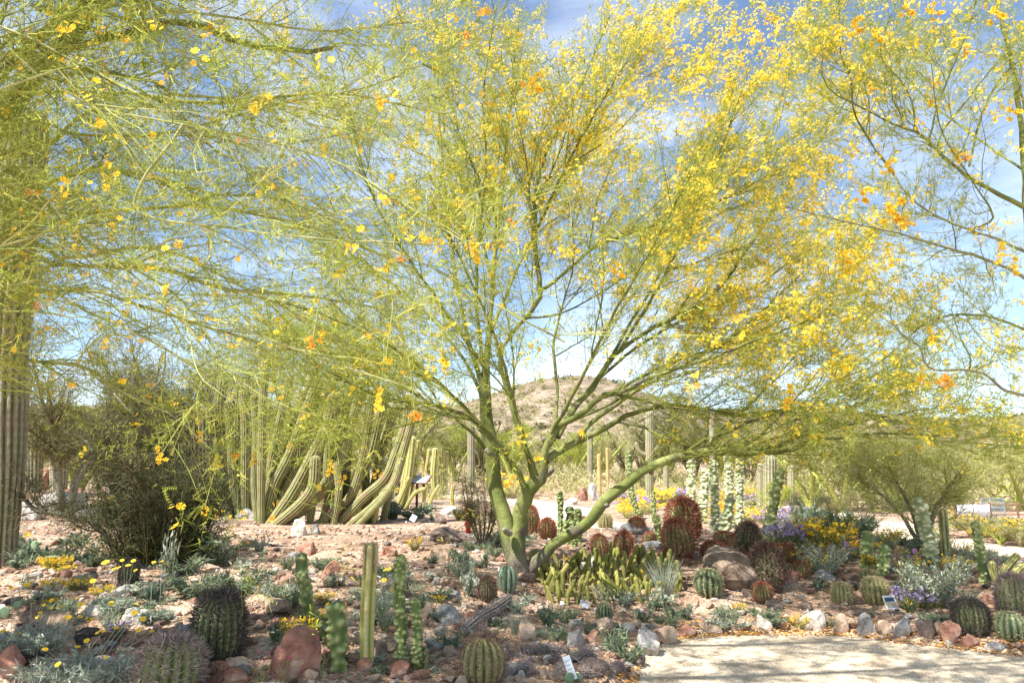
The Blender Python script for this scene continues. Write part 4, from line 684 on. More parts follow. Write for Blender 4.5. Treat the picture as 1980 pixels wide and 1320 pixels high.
BL = [
 (1028, 1032, 32, 52, 'red', 'tall narrow red-spined barrel cactus showing between the tree trunk and the pale far path', 0),
 (1058, 1041, 36, 38, 'red2', 'small round red-spined barrel cactus in front of the pale far path', 0),
 (1320, 1045, 72, 78, 'red2', 'largest red-spined barrel cactus, at the back of the leaning pair', .12),
 (1316, 1077, 66, 72, 'red', 'dark red barrel cactus leaning in front of the largest one', -.15),
 (1445, 1068, 52, 58, 'brown', 'brown egg-shaped barrel cactus tilted over above the boulder', .2),
 (1484, 1138, 70, 84, 'brown', 'big brown densely spined barrel cactus right of the shaded boulder', 0),
 (1500, 1085, 50, 34, 'red', 'red-topped barrel cactus tucked behind the big brown one', 0),
 (1522, 1092, 36, 40, 'red2', 'red-spined barrel cactus at the right shoulder of the big brown one', 0),
 (1475, 1163, 40, 38, 'red', 'small green barrel cactus with red crown at the foot of the big brown one', 0),
 (1400, 1052, 40, 26, 'red', 'low red-spined barrel cactus right behind the leaning pair', 0),
 (1380, 1078, 50, 32, 'red2', 'squat red-spined barrel cactus left of the shaded boulder top', 0),
 (1424, 1067, 34, 36, 'red', 'small barrel cactus with orange crown beside the tilted brown one', 0),
 (1432, 1100, 34, 38, 'brown', 'dark barrel cactus on the upper edge of the shaded boulder', 0),
 (1162, 1077, 38, 44, 'red', 'left one of the two green red-fringed barrel cacti above the olive stem clump', -.1),
 (1204, 1074, 40, 46, 'red2', 'right one of the two green red-fringed barrel cacti above the olive stem clump', .1),
 (1234, 1090, 32, 32, 'red', 'small reddish barrel cactus right of the two green red-fringed ones', 0),
 (1232, 1032, 36, 32, 'red2', 'red-spined barrel cactus by the flat grey slab below the thin totem cactus', 0),
 (1170, 1020, 34, 28, 'gold', 'yellowish barrel cactus seen just over the low right limb of the tree', 0),
 (1128, 1018, 22, 20, 'red', 'tiny red barrel cactus behind the low right limb of the tree', 0),
 (1256, 1052, 28, 24, 'red', 'tiny red barrel cactus behind the flat grey slab', 0),
 (1290, 1085, 40, 22, 'red', 'flat low red-brown barrel cactus left of the leaning pair', 0),
 (1548, 1116, 30, 32, 'red', 'small red-brown barrel cactus by the silver bush', 0),
 (1527, 1112, 30, 24, 'green', 'small dark green barrel cactus left of the silver bush', 0),
 (1370, 1150, 64, 52, 'green', 'broad dark green barrel cactus left of the shaded boulder', 0),
 (1169, 1204, 38, 42, 'green', 'green ribbed barrel cactus alone below the olive stem clump', 0),
 (981, 1143, 46, 52, 'blue', 'blue-green ribbed barrel cactus with pinkish crown left of the tree base', 0),
 (942, 1162, 38, 48, 'brown', 'dark brown cone-shaped barrel cactus left of the blue-green one', 0),
 (932, 1318, 100, 88, 'brownfine', 'round green barrel cactus in brown spines at the bottom centre', 0),
 (417, 1278, 106, 128, 'darkfine', 'tall blackish shaggy barrel cactus left of the big red boulder', 0),
 (322, 1345, 132, 108, 'grey', 'wide barrel cactus in long pinkish-grey spines with withered flowers on top', 0),
 (1630, 1165, 46, 40, 'gold', 'small yellowish-green spiny barrel cactus above the edging rocks', 0),
 (1695, 1163, 56, 48, 'gold', 'round golden-spined cactus beside the little picture sign', 0),
 (1680, 1128, 40, 30, 'gold', 'low golden-spined cactus behind the one by the picture sign', 0),
 (1880, 1222, 68, 62, 'darkfine', 'dark green spiny barrel cactus on the right behind the triangular red rock', 0),
 (1958, 1236, 66, 54, 'green', 'green barrel cactus cut by the right corner above the path', 0),
 (1962, 1190, 64, 78, 'grey', 'pale ribbed barrel cactus with an orange flower at the right edge', 0),
 (247, 1126, 38, 46, 'darkfine', 'small blackish barrel cactus in front of the dark thicket', 0),
 (1037, 1092, 34, 32, 'gold', 'little yellow-green cactus in the shade right of the tree base', 0),
 (757, 1003, 32, 36, 'green', 'small dark green ribbed cactus by the tiny white label in the middle distance', 0),
]
for b in BL:
    if b[4]: barrel(*b[:6], lean=b[6])
# ---- columnar plants
def columnar(name, stems, label, cat, m, ribs=12, depth=.2, group=None, seg=4, K=24, wob=.0, base=.85, waist=.045, spine=None, part='stem', seglab=None):
    """stems: list of pixel polylines [(px,py)...], width px, Yoffset; base of the first stem is the thing's place"""
    p0, s0 = place(*stems[0][0][0]); T = thing(name, p0, label, cat, group)
    for k, (pts, w, dy) in enumerate(stems):
        Y = min(p0.y, place(*pts[0])[0].y)+dy; P = [W3(x, y, Y) for x, y in pts]
        P[0][2] = min(P[0][2], h(P[0][0], P[0][1])) - .05 if dy == 0 or k > 0 else P[0][2]
        P = np.array(P); me = col_mesh(part, P-np.array(p0), w/2*s0, ribs, depth, m, seg, K, base, wob, k+3, waist=waist); o = link(part, me, T)
        if spine:
            sm, nsp, Ls, wid = spine; PP = spline(P-np.array(p0), K*2); sb = MB(); V2, F1, F2, rn = spines_on(PP, np.full(len(PP), w/2*s0), ribs, 1, nsp, Ls, wid, k, .1); sb.add(V2, [F1, F2], rnd=rn); link('spines', sb.mesh('spines', sm, False), o, 'stuff')
    return T
# the big saguaro at the left edge
columnar('saguaro_cactus', [([(-2, 1092), (4, 960), (6, 800), (14, 640), (34, 430), (54, 240)], 82, 0)], 'very tall thick saguaro rising along the left edge behind the drooping branches', 'cactus', 'cactus_saguaro', ribs=18, depth=.2, K=110, waist=.05, base=.72, wob=.012, spine=('spine_grey', 3, .05, .0012))
for px, pt, pb, w, lab in [(66, 842, 952, 30, 'dark saguaro with pale round top behind the red rocks at the far left'), (36, 835, 975, 22, 'slim green saguaro half hidden right behind the big one at the left edge'), (114, 842, 962, 32, 'light ribbed saguaro standing right of the one with the pale round top'),
 (141, 860, 948, 14, 'thin reddish dead-looking saguaro at the edge of the dark thicket')]:
    columnar('saguaro_cactus', [([(px, pb), (px, (pb+pt)/2), (px+1, pt)], w, 0)], lab, 'cactus', 'cactus_saguaro', ribs=14, group='saguaros', waist=.04)
# organ pipes
OP = 'organ pipe cacti in the middle distance'
columnar('organ_pipe_cactus', [([(440, 1000), (424, 970), (405, 935), (398, 880), (398, 800)], 29, 0), ([(447, 985), (438, 930), (432, 870), (425, 790), (430, 740)], 22, .3), ([(458, 985), (458, 900), (458, 820), (462, 750)], 20, .5), ([(474, 985), (474, 900), (474, 820), (470, 760)], 18, .2), ([(488, 985), (486, 900), (490, 830)], 15, .4), ([(430, 992), (408, 960), (388, 920), (378, 860), (384, 790)], 17, .3), ([(464, 990), (450, 930), (446, 860), (440, 780)], 15, .1)],
 'organ pipe cactus with bowed pinkish stems at the left end of the row', 'cactus', 'cactus_olive', group=OP)
columnar('organ_pipe_cactus', [([(506, 1012), (505, 960), (506, 880), (508, 780), (515, 700)], 17, 0), ([(512, 1003), (530, 940), (560, 880), (590, 800), (615, 740)], 22, .2), ([(518, 1003), (548, 945), (575, 895), (580, 830), (585, 760)], 20, .5), ([(522, 1005), (565, 955), (600, 890), (630, 830), (645, 770)], 25, -.1), ([(515, 1000), (520, 920), (540, 820), (560, 730)], 17, .6), ([(530, 1010), (580, 975), (605, 940), (610, 890)], 22, -.3), ([(520, 1003), (535, 900), (575, 800), (610, 720)], 18, .9), ([(540, 1008), (590, 985), (640, 930), (670, 860), (690, 780)], 17, .1), ([(528, 1000), (560, 930), (600, 860), (628, 790), (650, 720)], 17, .4), ([(510, 998), (525, 920), (548, 850), (556, 780)], 15, .3), ([(545, 1006), (600, 970), (645, 900), (662, 830), (676, 760)], 17, .5), ([(500, 1000), (492, 930), (496, 850), (490, 770)], 15, .5)],
 'organ pipe cactus with one upright stem and many leaning right from one foot', 'cactus', 'cactus_olive', group=OP)
columnar('organ_pipe_cactus', [([(598, 1012), (603, 985), (606, 960)], 15, 0), ([(610, 1012), (650, 985), (680, 955), (700, 890), (712, 820), (720, 760)], 18, .1), ([(650, 985), (646, 930), (640, 870), (648, 838)], 27, .5), ([(640, 985), (620, 950), (612, 920), (620, 880), (628, 850)], 18, .4), ([(655, 985), (700, 965), (745, 925), (765, 880), (785, 820), (790, 770)], 20, 0), ([(700, 985), (745, 950), (770, 900), (790, 830)], 17, .3), ([(660, 980), (690, 930), (715, 880), (730, 820), (745, 760)], 24, .6), ([(665, 985), (668, 900), (675, 830), (695, 770)], 22, .8), ([(645, 990), (655, 945), (650, 900)], 15, -.2), ([(690, 985), (725, 935), (735, 880), (760, 800)], 20, .9), ([(600, 985), (598, 900), (600, 820), (615, 760)], 20, 1.0), ([(740, 985), (755, 950), (770, 910), (765, 850)], 15, .7), ([(672, 1000), (725, 975), (760, 935), (778, 880), (800, 800)], 17, -.1), ([(620, 1004), (634, 960), (632, 900), (640, 830), (660, 760)], 15, .2), ([(690, 1000), (738, 968), (765, 930), (776, 890)], 13, -.2), ([(700, 985), (708, 930), (706, 860), (712, 790)], 15, 1.0)],
 'widest organ pipe cactus with thick arms sweeping up to the right', 'cactus', 'cactus_olive', group=OP)
columnar('organ_pipe_cactus', [([(340, 975), (338, 900), (335, 830)], 22, 0), ([(300, 975), (300, 900), (305, 820)], 22, .4), ([(275, 975), (270, 890), (268, 830)], 20, .2), ([(365, 985), (362, 900), (366, 820)], 17, .2)], 'pale organ pipe stems seen through the crown of the dark thicket', 'cactus', 'cactus_olive', group=OP)
# yellow-green columns near the board
YC = 'yellow-green columnar cacti beside the brown information board'
columnar('columnar_cactus', [([(775, 985), (790, 920), (798, 850)], 16, 0), ([(785, 980), (803, 900), (808, 855)], 12, .3), ([(770, 980), (784, 910), (786, 870)], 10, .3), ([(762, 985), (775, 960), (790, 925)], 9, -.1), ([(780, 985), (800, 955), (820, 945)], 8, -.1)], 'yellow-green columnar cactus leaning in front of the brown information board', 'cactus', 'cactus_yellow', ribs=7, depth=.3, group=YC)
columnar('columnar_cactus', [([(842, 965), (838, 920), (842, 870)], 12, 0), ([(830, 965), (824, 920), (830, 870)], 7, .2)], 'pointed yellow-green columnar cactus just right of the brown information board', 'cactus', 'cactus_yellow', ribs=7, depth=.3, group=YC)
columnar('columnar_cactus', [([(856, 955), (855, 915), (857, 872)], 10, 0), ([(862, 952), (862, 920), (864, 875)], 8, .1), ([(850, 950), (849, 900), (850, 870)], 6, .2)], 'bundle of three thin yellow-green columns, farthest right of the information board', 'cactus', 'cactus_yellow', ribs=7, depth=.3, group=YC)
columnar('columnar_cactus', [([(826, 985), (836, 960), (848, 940)], 7, 0), ([(818, 985), (820, 965), (822, 945)], 7, .1), ([(875, 975), (874, 955), (876, 940)], 8, .2)], 'low forked yellow columnar cactus under the pointed columns', 'cactus', 'cactus_yellow', ribs=6, depth=.3, group=YC)
columnar('columnar_cactus', [([(695, 1012), (694, 985), (692, 965)], 11, 0), ([(720, 1005), (728, 985), (728, 957)], 11, 0), ([(700, 1010), (712, 995), (720, 985)], 7, 0)], 'low clump of short green cactus stems in front of the organ pipes', 'cactus', 'cactus_yellow', ribs=7, depth=.3)
columnar('columnar_cactus', [([(742, 985), (742, 965), (744, 950)], 12, 0), ([(752, 985), (755, 970), (758, 960)], 10, .1)], 'short pale green cactus stubs left of the yellow-green columns', 'cactus', 'cactus_blue', ribs=8, depth=.2)
# tall dry bloom stalks
for px, pt, pb, w, lab in [(1160, 880, 962, 8, 'left one of two bare orange-tan plant stalks beyond the pale path'), (1176, 868, 955, 6, 'right, thinner one of two bare orange-tan plant stalks beyond the pale path'), (822, 850, 930, 7, 'orange-tan dry stalk rising behind the information board')]:
    columnar('dry_stalk', [([(px, pb), (px-1, (pb+pt)/2), (px-2, pt)], w, 0)], lab, 'plant stalk', 'stalk_tan', ribs=5, depth=.05, group='bare tan stalks', K=8)
# far saguaros
for px, pb, pt, w, arms, lab in [
 (1256, 985, 800, 17, [(-1, 872, 20, 24), (1, 868, 12, 8)], 'pale saguaro with one upturned arm left and a stub right, behind the low limb'),
 (1288, 968, 905, 11, [], 'short saguaro with a rounded double top beyond the yellow flower field'),
 (911, 945, 800, 15, [], 'distant pale saguaro between the yellow columns and the leaning trunk'),
 (1141, 940, 830, 12, [], 'distant slim saguaro above the two tan stalks'),
 (1377, 970, 805, 11, [], 'distant narrow saguaro over the fork of the low limb'),
 (1408, 975, 872, 13, [], 'distant saguaro with a pale round top between the white flowering totems'),
 (1488, 985, 890, 26, [], 'stout grey-green saguaro on the slope right of the white flowering totems'),
 (1530, 990, 905, 14, [], 'faint ribbed saguaro just right of the stout grey-green one'),
 (1470, 985, 900, 12, [], 'thin saguaro just left of the stout grey-green one')]:
    st = [([(px, pb), (px, (pb+pt)/2), (px, pt)], w, 0)]
    for sd_, ay, ax, ah in arms: st.append(([(px, ay+6), (px+sd_*ax*.5, ay+6), (px+sd_*ax, ay), (px+sd_*ax*1.3, ay-ah*.6)], w*.45, 0))
    p0, s0 = place(*st[0][0][0]); T = thing('saguaro_cactus', p0, lab, 'cactus', 'distant saguaros')
    for k, (pts, w_, dy) in enumerate(st):
        P = np.array([W3(x, y, p0.y) for x, y in pts]); link('stem' if k == 0 else 'arm', col_mesh('stem', P-np.array(p0), w_/2*s0, 12, .16, 'cactus_saguaro', 4, 16), T)
# totem cacti (knobbed columns)
def totem_mesh(P, r, m, seed, knob=.22, dens=1., K=None, nA=26):
    q = np.random.RandomState(seed); Lh = np.linalg.norm(np.diff(P, axis=0), axis=1).sum(); K = K or int(np.clip(Lh/r*6, 30, 130)); PP = spline(P, K); T = nrm(np.gradient(PP, axis=0)); s = np.linspace(0, Lh, K)
    R = r*np.ones(K)*.8; tipn = max(3, int(K*r/Lh)); R[-tipn:] *= np.sqrt(np.clip(1-(np.arange(1, tipn+1)/tipn)**2, .03, 1)); a = np.arange(nA)*2*np.pi/nA; nb = int(Lh/r*8*dens); bs = q.uniform(0, Lh, nb); ba = q.uniform(0, 2*np.pi, nb); bw = q.uniform(.2, .38, nb)
    V = []; A = []; U = nrm(np.cross(T[0], [0, 1., .01]))
    for k in range(K):
        U = nrm(U-(U@T[k])*T[k]); W_ = np.cross(T[k], U); da = (a[:, None]-ba[None]+np.pi) % (2*np.pi)-np.pi; d2 = (da*.9)**2+((s[k]-bs[None])/r)**2; b = np.exp(-d2/(bw[None]**2)).max(1)*(R[k]/(.8*r)); mod = .10*np.cos(a*3+q.normal()*.1)
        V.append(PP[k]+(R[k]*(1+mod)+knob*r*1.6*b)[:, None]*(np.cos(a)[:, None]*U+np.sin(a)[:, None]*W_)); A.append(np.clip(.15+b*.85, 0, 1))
    V = np.vstack(V+[PP[-1]]); A = np.concatenate(A+[[.6]]); i = np.arange(K-1)[:, None]*nA; j = np.arange(nA)[None]; j2 = (j+1) % nA; Fq = np.stack([i+j, i+j2, i+nA+j2, i+nA+j], -1).reshape(-1, 4); b_ = (K-1)*nA; jj = np.arange(nA)
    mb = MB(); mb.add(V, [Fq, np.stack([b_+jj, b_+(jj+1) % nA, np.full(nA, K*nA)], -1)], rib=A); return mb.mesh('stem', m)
def totem(stems, label, m='totem_green', group='knobbed totem cacti', knob=.3, dens=1.):
    p0, s0 = place(*stems[0][0][0]); T = thing('totem_cactus', p0, label, 'cactus', group)
    for k, (pts, w, dy) in enumerate(stems):
        yb_ = place(*pts[0])[0].y+dy; P = np.array([W3(x, y, yb_) for x, y in pts]); P[0][2] -= .04; link('stem', totem_mesh(P-np.array(p0), w/2*s0, m, int(pts[0][0])+k, knob, dens), T)
totem([([(626, 1212), (600, 1180), (584, 1100), (584, 1068)], 26, 0), ([(652, 1292), (655, 1240), (650, 1190), (652, 1162)], 32, 0), ([(640, 1235), (632, 1220), (630, 1205)], 24, -.05)], 'green totem cactus with one stem leaning far left beside the big red boulder')
totem([([(776, 1290), (777, 1230), (773, 1150), (775, 1070)], 22, 0), ([(802, 1292), (808, 1240), (806, 1190), (800, 1158)], 20, 0), ([(820, 1288), (822, 1270), (820, 1250)], 13, 0)], 'green totem cactus in the foreground with one tall and two shorter stems', knob=.34)
totem([([(1084, 1050), (1084, 1000), (1083, 948)], 11, 0), ([(1103, 1050), (1103, 1010), (1102, 978)], 16, 0), ([(1118, 1052), (1118, 1010), (1117, 982)], 13, 0), ([(1095, 1052), (1094, 1030), (1094, 1005)], 11, -.1), ([(1112, 1055), (1110, 1030), (1110, 1010)], 10, -.1)], 'dark green totem cactus clump in front of the pale far path', knob=.34)
totem([([(1243, 1005), (1226, 970), (1218, 930), (1216, 868)], 12, 0)], 'thin yellowish totem cactus crossing behind the low right limb of the tree', m='totem_green')
for px, pb, pt, w, lab, x2 in [(1337, 990, 875, 14, 'leftmost tall white-knobbed totem cactus beyond the red barrel cacti', 0), (1358, 1010, 905, 14, 'white-knobbed totem cactus leaning behind the largest red barrel', 8), (1384, 1030, 888, 15, 'white-knobbed totem cactus standing centrally in the pale group', -6), (1412, 1020, 870, 14, 'tallest white-knobbed totem cactus of the pale group', -4), (1432, 1025, 885, 13, 'rightmost slender white-knobbed totem cactus of the pale group', -3), (1400, 1035, 960, 18, 'short thick white-knobbed totem cactus at the foot of the pale group', 14)]:
    totem([([(px, pb), (px+x2*.4, (pb+pt)/2), (px+x2, pt)], w, 0)], lab, 'totem_pale', 'pale white-knobbed totem cacti', .45, 1.5)
totem([([(1492, 1060), (1494, 1000), (1500, 950), (1512, 905)], 19, 0), ([(1470, 1052), (1484, 1010), (1492, 985)], 14, .1)], 'thick light green totem cactus right of the tilted brown barrel', 'totem_light')
totem([([(1264, 1010), (1264, 975), (1263, 948)], 9, 0), ([(1272, 1045), (1272, 1015), (1270, 995)], 10, .0), ([(1306, 1000), (1306, 975), (1305, 955)], 8, 0)], 'three small green totem stems left of the largest red barrel')
totem([([(1800, 1095), (1796, 1040), (1782, 990), (1775, 960)], 22, 0)], 'tall knobbed totem cactus leaning left in front of the gold-green tree', 'totem_pale', knob=.4, dens=1.3)
totem([([(1672, 1095), (1675, 1060), (1677, 1025)], 20, 0), ([(1705, 1105), (1708, 1080), (1710, 1050)], 20, -.1), ([(1690, 1100), (1692, 1085), (1692, 1072)], 14, 0)], 'short stocky totem cactus clump left of the purple prickly pears', 'totem_light')
totem([([(1902, 1125), (1896, 1070), (1884, 1008)], 17, 0)], 'slim pale green totem cactus by the dead grey stump on the right', 'totem_light')
columnar('columnar_cactus', [([(1829, 1080), (1826, 1030), (1823, 992)], 19, 0)], 'smooth green ribbed column with squared top near the white banner', 'cactus', 'cactus_olive', ribs=6, depth=.3)
columnar('columnar_cactus', [([(1925, 1130), (1940, 1105), (1965, 1075)], 15, 0), ([(1930, 1125), (1920, 1105), (1918, 1090)], 14, 0), ([(1950, 1125), (1968, 1100), (1995, 1090)], 14, -.1)], 'yellow-green ribbed cactus sprawling at the right edge below the side path', 'cactus', 'cactus_yellow', ribs=8, depth=.25)
T = columnar('senita_cactus', [([(711, 1288), (709, 1230), (712, 1150), (715, 1100), (717, 1062)], 30, 0)], 'tall smooth angular olive column with bristly top between the two totem cacti', 'cactus', 'cactus_yellow', ribs=4, depth=.45, seg=6, K=40, base=.8)
p0, s0 = place(711, 1288); Pq = spline(np.array([W3(x, y, p0.y)-np.array(p0) for x, y in [(716, 1108), (717, 1080), (717, 1050)]]), 26); sb = MB(); V2, F1, F2, rn = spines_on(Pq, np.full(26, 11*s0), 8, 1, 6, .035, .0016, 3, .1, up=1.); sb.add(V2, [F1, F2], rnd=rn); link('bristles', sb.mesh('bristles', 'spine_grey', False), T, 'stuff')
# clump of olive hedgehog stems
q = np.random.RandomState(3); p0, s0 = place(1150, 1165); T = thing('hedgehog_cactus', p0, 'wide clump of short olive cactus stems spreading right of the tree base', 'cactus'); HM = []
for k in range(6): HM.append(col_mesh('stem', [(0, 0, 0), (.1*q.normal(), .1*q.normal(), .5), (.22*q.normal(), .12*q.normal(), 1)], .15, 8, .22, 'stem_olive', 3, 9, .8, waist=.0))
used = []
for _ in range(900):
    px = q.uniform(1042, 1312); py = q.uniform(1090, 1172); 
    if py < 1100+ (px-1200)**2/3000 - 8*(px > 1120) or py > 1172-(max(0, px-1180))*.12 or py > 1135+(px-1042)*1.2: continue
    p, s = place(px, py)
    if any((p-u).length < .085 for u in used): continue
    used.append(p); hh = q.uniform(24, 44)*s; o = link('stem', HM[q.randint(6)], T); o.location = p-p0-Vector((0, 0, .01)); o.scale = (hh*.72, hh*.72, hh); o.rotation_euler = (q.uniform(-.35, .35), q.uniform(-.35, .35), q.uniform(0, 6))
    if len(used) > 130: break
sb = MB()
for p in used:
    n = 26; C = np.array(p-p0)+np.stack([q.normal(size=n)*.02, q.normal(size=n)*.02, q.uniform(.03, .2, n)], 1); D = nrm(q.normal(size=(n, 3))+[0, 0, .5]); Wd = nrm(np.cross(D, q.normal(size=(n, 3))))*.0013; V = np.stack([C-Wd, C+Wd, C+D*.035], 1).reshape(-1, 3); sb.add(V, [np.arange(3*n).reshape(-1, 3)], rnd=np.repeat(q.rand(n), 3))
link('spines', sb.mesh('spines', 'spine_gold', False), T, 'stuff')
# prickly pears
def pad_mesh(m):
    bm = bmesh.new(); bmesh.ops.create_uvsphere(bm, u_segments=18, v_segments=10, radius=.5)
    for v in bm.verts: z = v.co.z; v.co.x *= (.82+.28*(z+.2)); v.co.y *= .17; v.co.z = z+.47
    me = bpy.data.meshes.new('pad'); bm.to_mesh(me); bm.free(); me.materials.append(MATS[m]); [setattr(f, 'use_smooth', True) for f in me.polygons]; return me
PAD = {'pad_green': pad_mesh('pad_green'), 'pad_purple': pad_mesh('pad_purple')}
def pear(px, py, pads, label, m='pad_green'):
    p0, s0 = place(px, py); T = thing('prickly_pear', p0, label, 'cactus', 'prickly pears')
    for dx, dz, w, rot in pads: o = link('pad', PAD[m], T); o.location = (dx*s0, random.uniform(-.05, .05), dz*s0-.01); o.scale = (w*s0, w*s0, w*s0); o.rotation_euler = (random.uniform(-.2, .2), rot, random.uniform(-.6, .6))
pear(60, 1082, [(0, 0, 22, 0), (-12, 4, 20, -.4), (10, 8, 18, .5), (2, 18, 20, .1)], 'low green prickly pear under the left saguaro')
pear(1642, 1078, [(0, 0, 16, 0), (-8, 8, 13, -.4), (6, 10, 14, .5), (-2, 20, 13, 0)], 'purple-padded prickly pear left of the stocky totem clump', 'pad_purple')
pear(1772, 1088, [(0, 0, 15, 0), (-10, 6, 13, -.5), (9, 8, 13, .5), (2, 17, 12, 0)], 'purple-padded prickly pear between the stocky totems and the silver bush', 'pad_purple')
pear(97, 905, [(0, 0, 16, 0), (-3, 14, 15, -.2), (6, 10, 12, .5)], 'distant green prickly pear between the two small saguaros')
pear(1215, 960, [(0, 0, 12, 0), (7, 5, 11, .4), (-7, 6, 10, -.4)], 'distant prickly pear beyond the pale far path')
pear(15, 1190, [(0, 0, 22, 0), (8, 14, 16, .3)], 'small round prickly pear low at the left edge')
pear(1100, 1318, [(0, 0, 24, 0), (14, 4, 16, .7)], 'single flat green pad behind the white plant label')
pear(508, 1085, [(0, 0, 10, 0), (-3, 9, 10, -.2), (2, 17, 9, .2)], 'three-pad prickly pear seedling left of the purplish rock')
# aloe with red spike and dark twiggy plant
def rosette(name, px, py, w, hh, n, label, m, cat='succulent', group=None, spread=.9, lw=.10, up=.5, spike=None):
    p0, s0 = place(px, py); T = thing(name, p0, label, cat, group); q = np.random.RandomState(int(px)); mb0 = MB(); K = 5; a0 = np.linspace(0, 1, K)
    prof = np.array([.8, 1, .8, .5, .05])*lw
    for s_ in (-1, 0, 1): pass
    V = []; 
    for k in range(K): V += [(-prof[k]/2, a0[k]*.0+.0, 0), (0, -prof[k]*.25, 0), (prof[k]/2, 0, 0)]
    for v in range(1): pass
    Vv = np.array(V, float); c = np.repeat(a0, 3); Vv[:, 2] = np.sin(c*1.2)*.9; Vv[:, 1] += (1-np.cos(c*1.2))*.9; Fq = [(j*3+u, j*3+u+1, j*3+u+4, j*3+u+3) for j in range(K-1) for u in range(2)]; mb0.add(Vv, [Fq], rnd=np.repeat(.3+.6*a0, 3)); me = mb0.mesh('leaf', m)
    for i in range(n): o = link('leaf', me, T); o.scale = (w*s0*.5,)*2+(hh*s0*q.uniform(.7, 1),); o.rotation_euler = (-q.uniform(.0, spread)*.5+.2, 0, i*2.4)
    if spike:
        me = col_mesh('flower_spike', [(0, 0, 0), (.01, 0, spike[0]*s0*.5), (0, 0, spike[0]*s0)], spike[1]*s0/2, 7, .35, 'petal_red', 2, 14, .5, wob=.15); o = link('flower_spike', me, T); 
    return T
rosette('aloe_plant', 905, 1030, 36, 26, 16, 'aloe with an upright coral red flower spike left of the tree trunks', 'leaf_bluegreen', spike=(48, 14))
rosette('agave_plant', 940, 1100, 60, 44, 26, 'dark grey-green agave in the shade left of the tree base', 'leaf_bluegreen', cat='agave')
rosette('agave_plant', 1345, 868, 22, 20, 22, 'blue-grey agave-like rosette far off over the low limb', 'leaf_bluegreen', cat='agave')
rosette('agave_plant', 1940, 1148, 40, 26, 20, 'small pale blue agave in the gravel near the right edge', 'leaf_silver', cat='agave')
# ------------------------------------------------ information board, labels, fence, banner, gate
def boxv(c, sx, sy, sz):
    v = np.array([(x, y, z) for z in (-.5, .5) for y in (-.5, .5) for x in (-.5, .5)])*[sx, sy, sz]+c; return v, [(0, 1, 3, 2), (4, 6, 7, 5), (0, 4, 5, 1), (2, 3, 7, 6), (0, 2, 6, 4), (1, 5, 7, 3)]
def box(name, parent, c, s, m, rot=(0, 0, 0), bev=.004, kind=None):
    v, f = boxv((0, 0, 0), *s); me = bpy.data.meshes.new(name); bm = bmesh.new(); vs = [bm.verts.new(x) for x in v]; [bm.faces.new([vs[i] for i in reversed(q)]) for q in f]; bmesh.ops.recalc_face_normals(bm, faces=bm.faces)
    if bev: bmesh.ops.bevel(bm, geom=bm.edges[:], offset=min(bev, min(s)*.3), segments=1, affect='EDGES')
    bm.to_mesh(me); bm.free(); me.materials.append(MATS[m]); o = link(name, me, parent, kind); o.location = c; o.rotation_euler = rot; return o
p, s = place(812, 984); hb = 56*s; T = thing('information_board', p, 'brown metal information board on slanted pedestal among the columnar cacti', 'sign', rz=rad(-28))
box('panel', T, (0, -.02, hb), (44*s, .42, .03), 'brown_metal', (rad(38), 0, 0)); box('face', T, (0, -.035, hb+.017), (38*s, .36, .008), 'label_grey', (rad(38), 0, 0), 0)
box('post', T, (-.13, .0, hb/2-.03), (.07, .05, hb), 'brown_metal'); box('post', T, (.13, .0, hb/2-.03), (.07, .05, hb), 'brown_metal')
def plant_label(px, py, w, hh, tilt, label, picture=False, m='white_panel', rz=0., stk=10, lean=-.5):
    p, s = place(px, py); T = thing('plant_label', p, label, 'plant sign', 'small plant labels', rz); z = (stk+hh/2)*s
    o = box('panel', T, (0, 0, z), (w*s, .006, hh*s), m, (lean, tilt, 0), .001); box('stake', T, (0, .014, (stk+hh*.3)*s/2), (.008, .006, (stk+hh*.5)*s), 'label_grey', (lean*.3, 0, 0), 0)
    if picture:
        box('picture', o, (0, -.005, -.0*s), (w*s*.86, .003, hh*s*.82), 'label_grey', bev=0); box('printed_sky', o, (0, -.008, hh*s*.2), (w*s*.8, .002, hh*s*.26), 'label_dark', bev=0)
        q = np.random.RandomState(1); mb = MB(); n = 40; C = np.stack([q.uniform(-.38, .38, n)*w*s, np.full(n, -.0105), q.uniform(-.33, -.02, n)*hh*s], 1); V = C[:, None]+np.array([(-.002, 0, -.002), (.002, 0, -.002), (.002, 0, .002), (-.002, 0, .002)])*(1+q.rand(n)[:, None, None]); mb.add(V.reshape(-1, 3), [np.arange(4*n).reshape(-1, 4)], rnd=q.rand(4*n)); link('printed_flowers', mb.mesh('printed_flowers', 'petal_yellow', False), o, 'stuff')
    else:
        for k, wd in enumerate((.7, .5, .6, .35)): box('print_line', o, ((wd-.75)*.3*w*s, -.0045, (.3-.18*k)*hh*s), (w*s*wd, .0015, hh*s*.035), 'label_grey', bev=0)
plant_label(1724, 1188, 23, 26, -.06, 'little plant sign with a yellow and blue picture beside the golden cactus', True)
plant_label(1102, 1316, 15, 44, -.35, 'long white plant label leaning among dead cactus skeletons at the bottom', lean=-.35, stk=2)
plant_label(1130, 1178, 18, 16, .4, 'grey-brown weathered plant label below the olive stem clump', m='label_grey', stk=2, lean=-.9)
plant_label(799, 1010, 11, 13, .5, 'tiny white plant label tilted by the small dark green ribbed cactus', lean=-.4, stk=2)
plant_label(888, 1252, 14, 8, .3, 'small pale blue plant label lying left of the round bottom barrel', m='label_grey', lean=-1.1, stk=2)
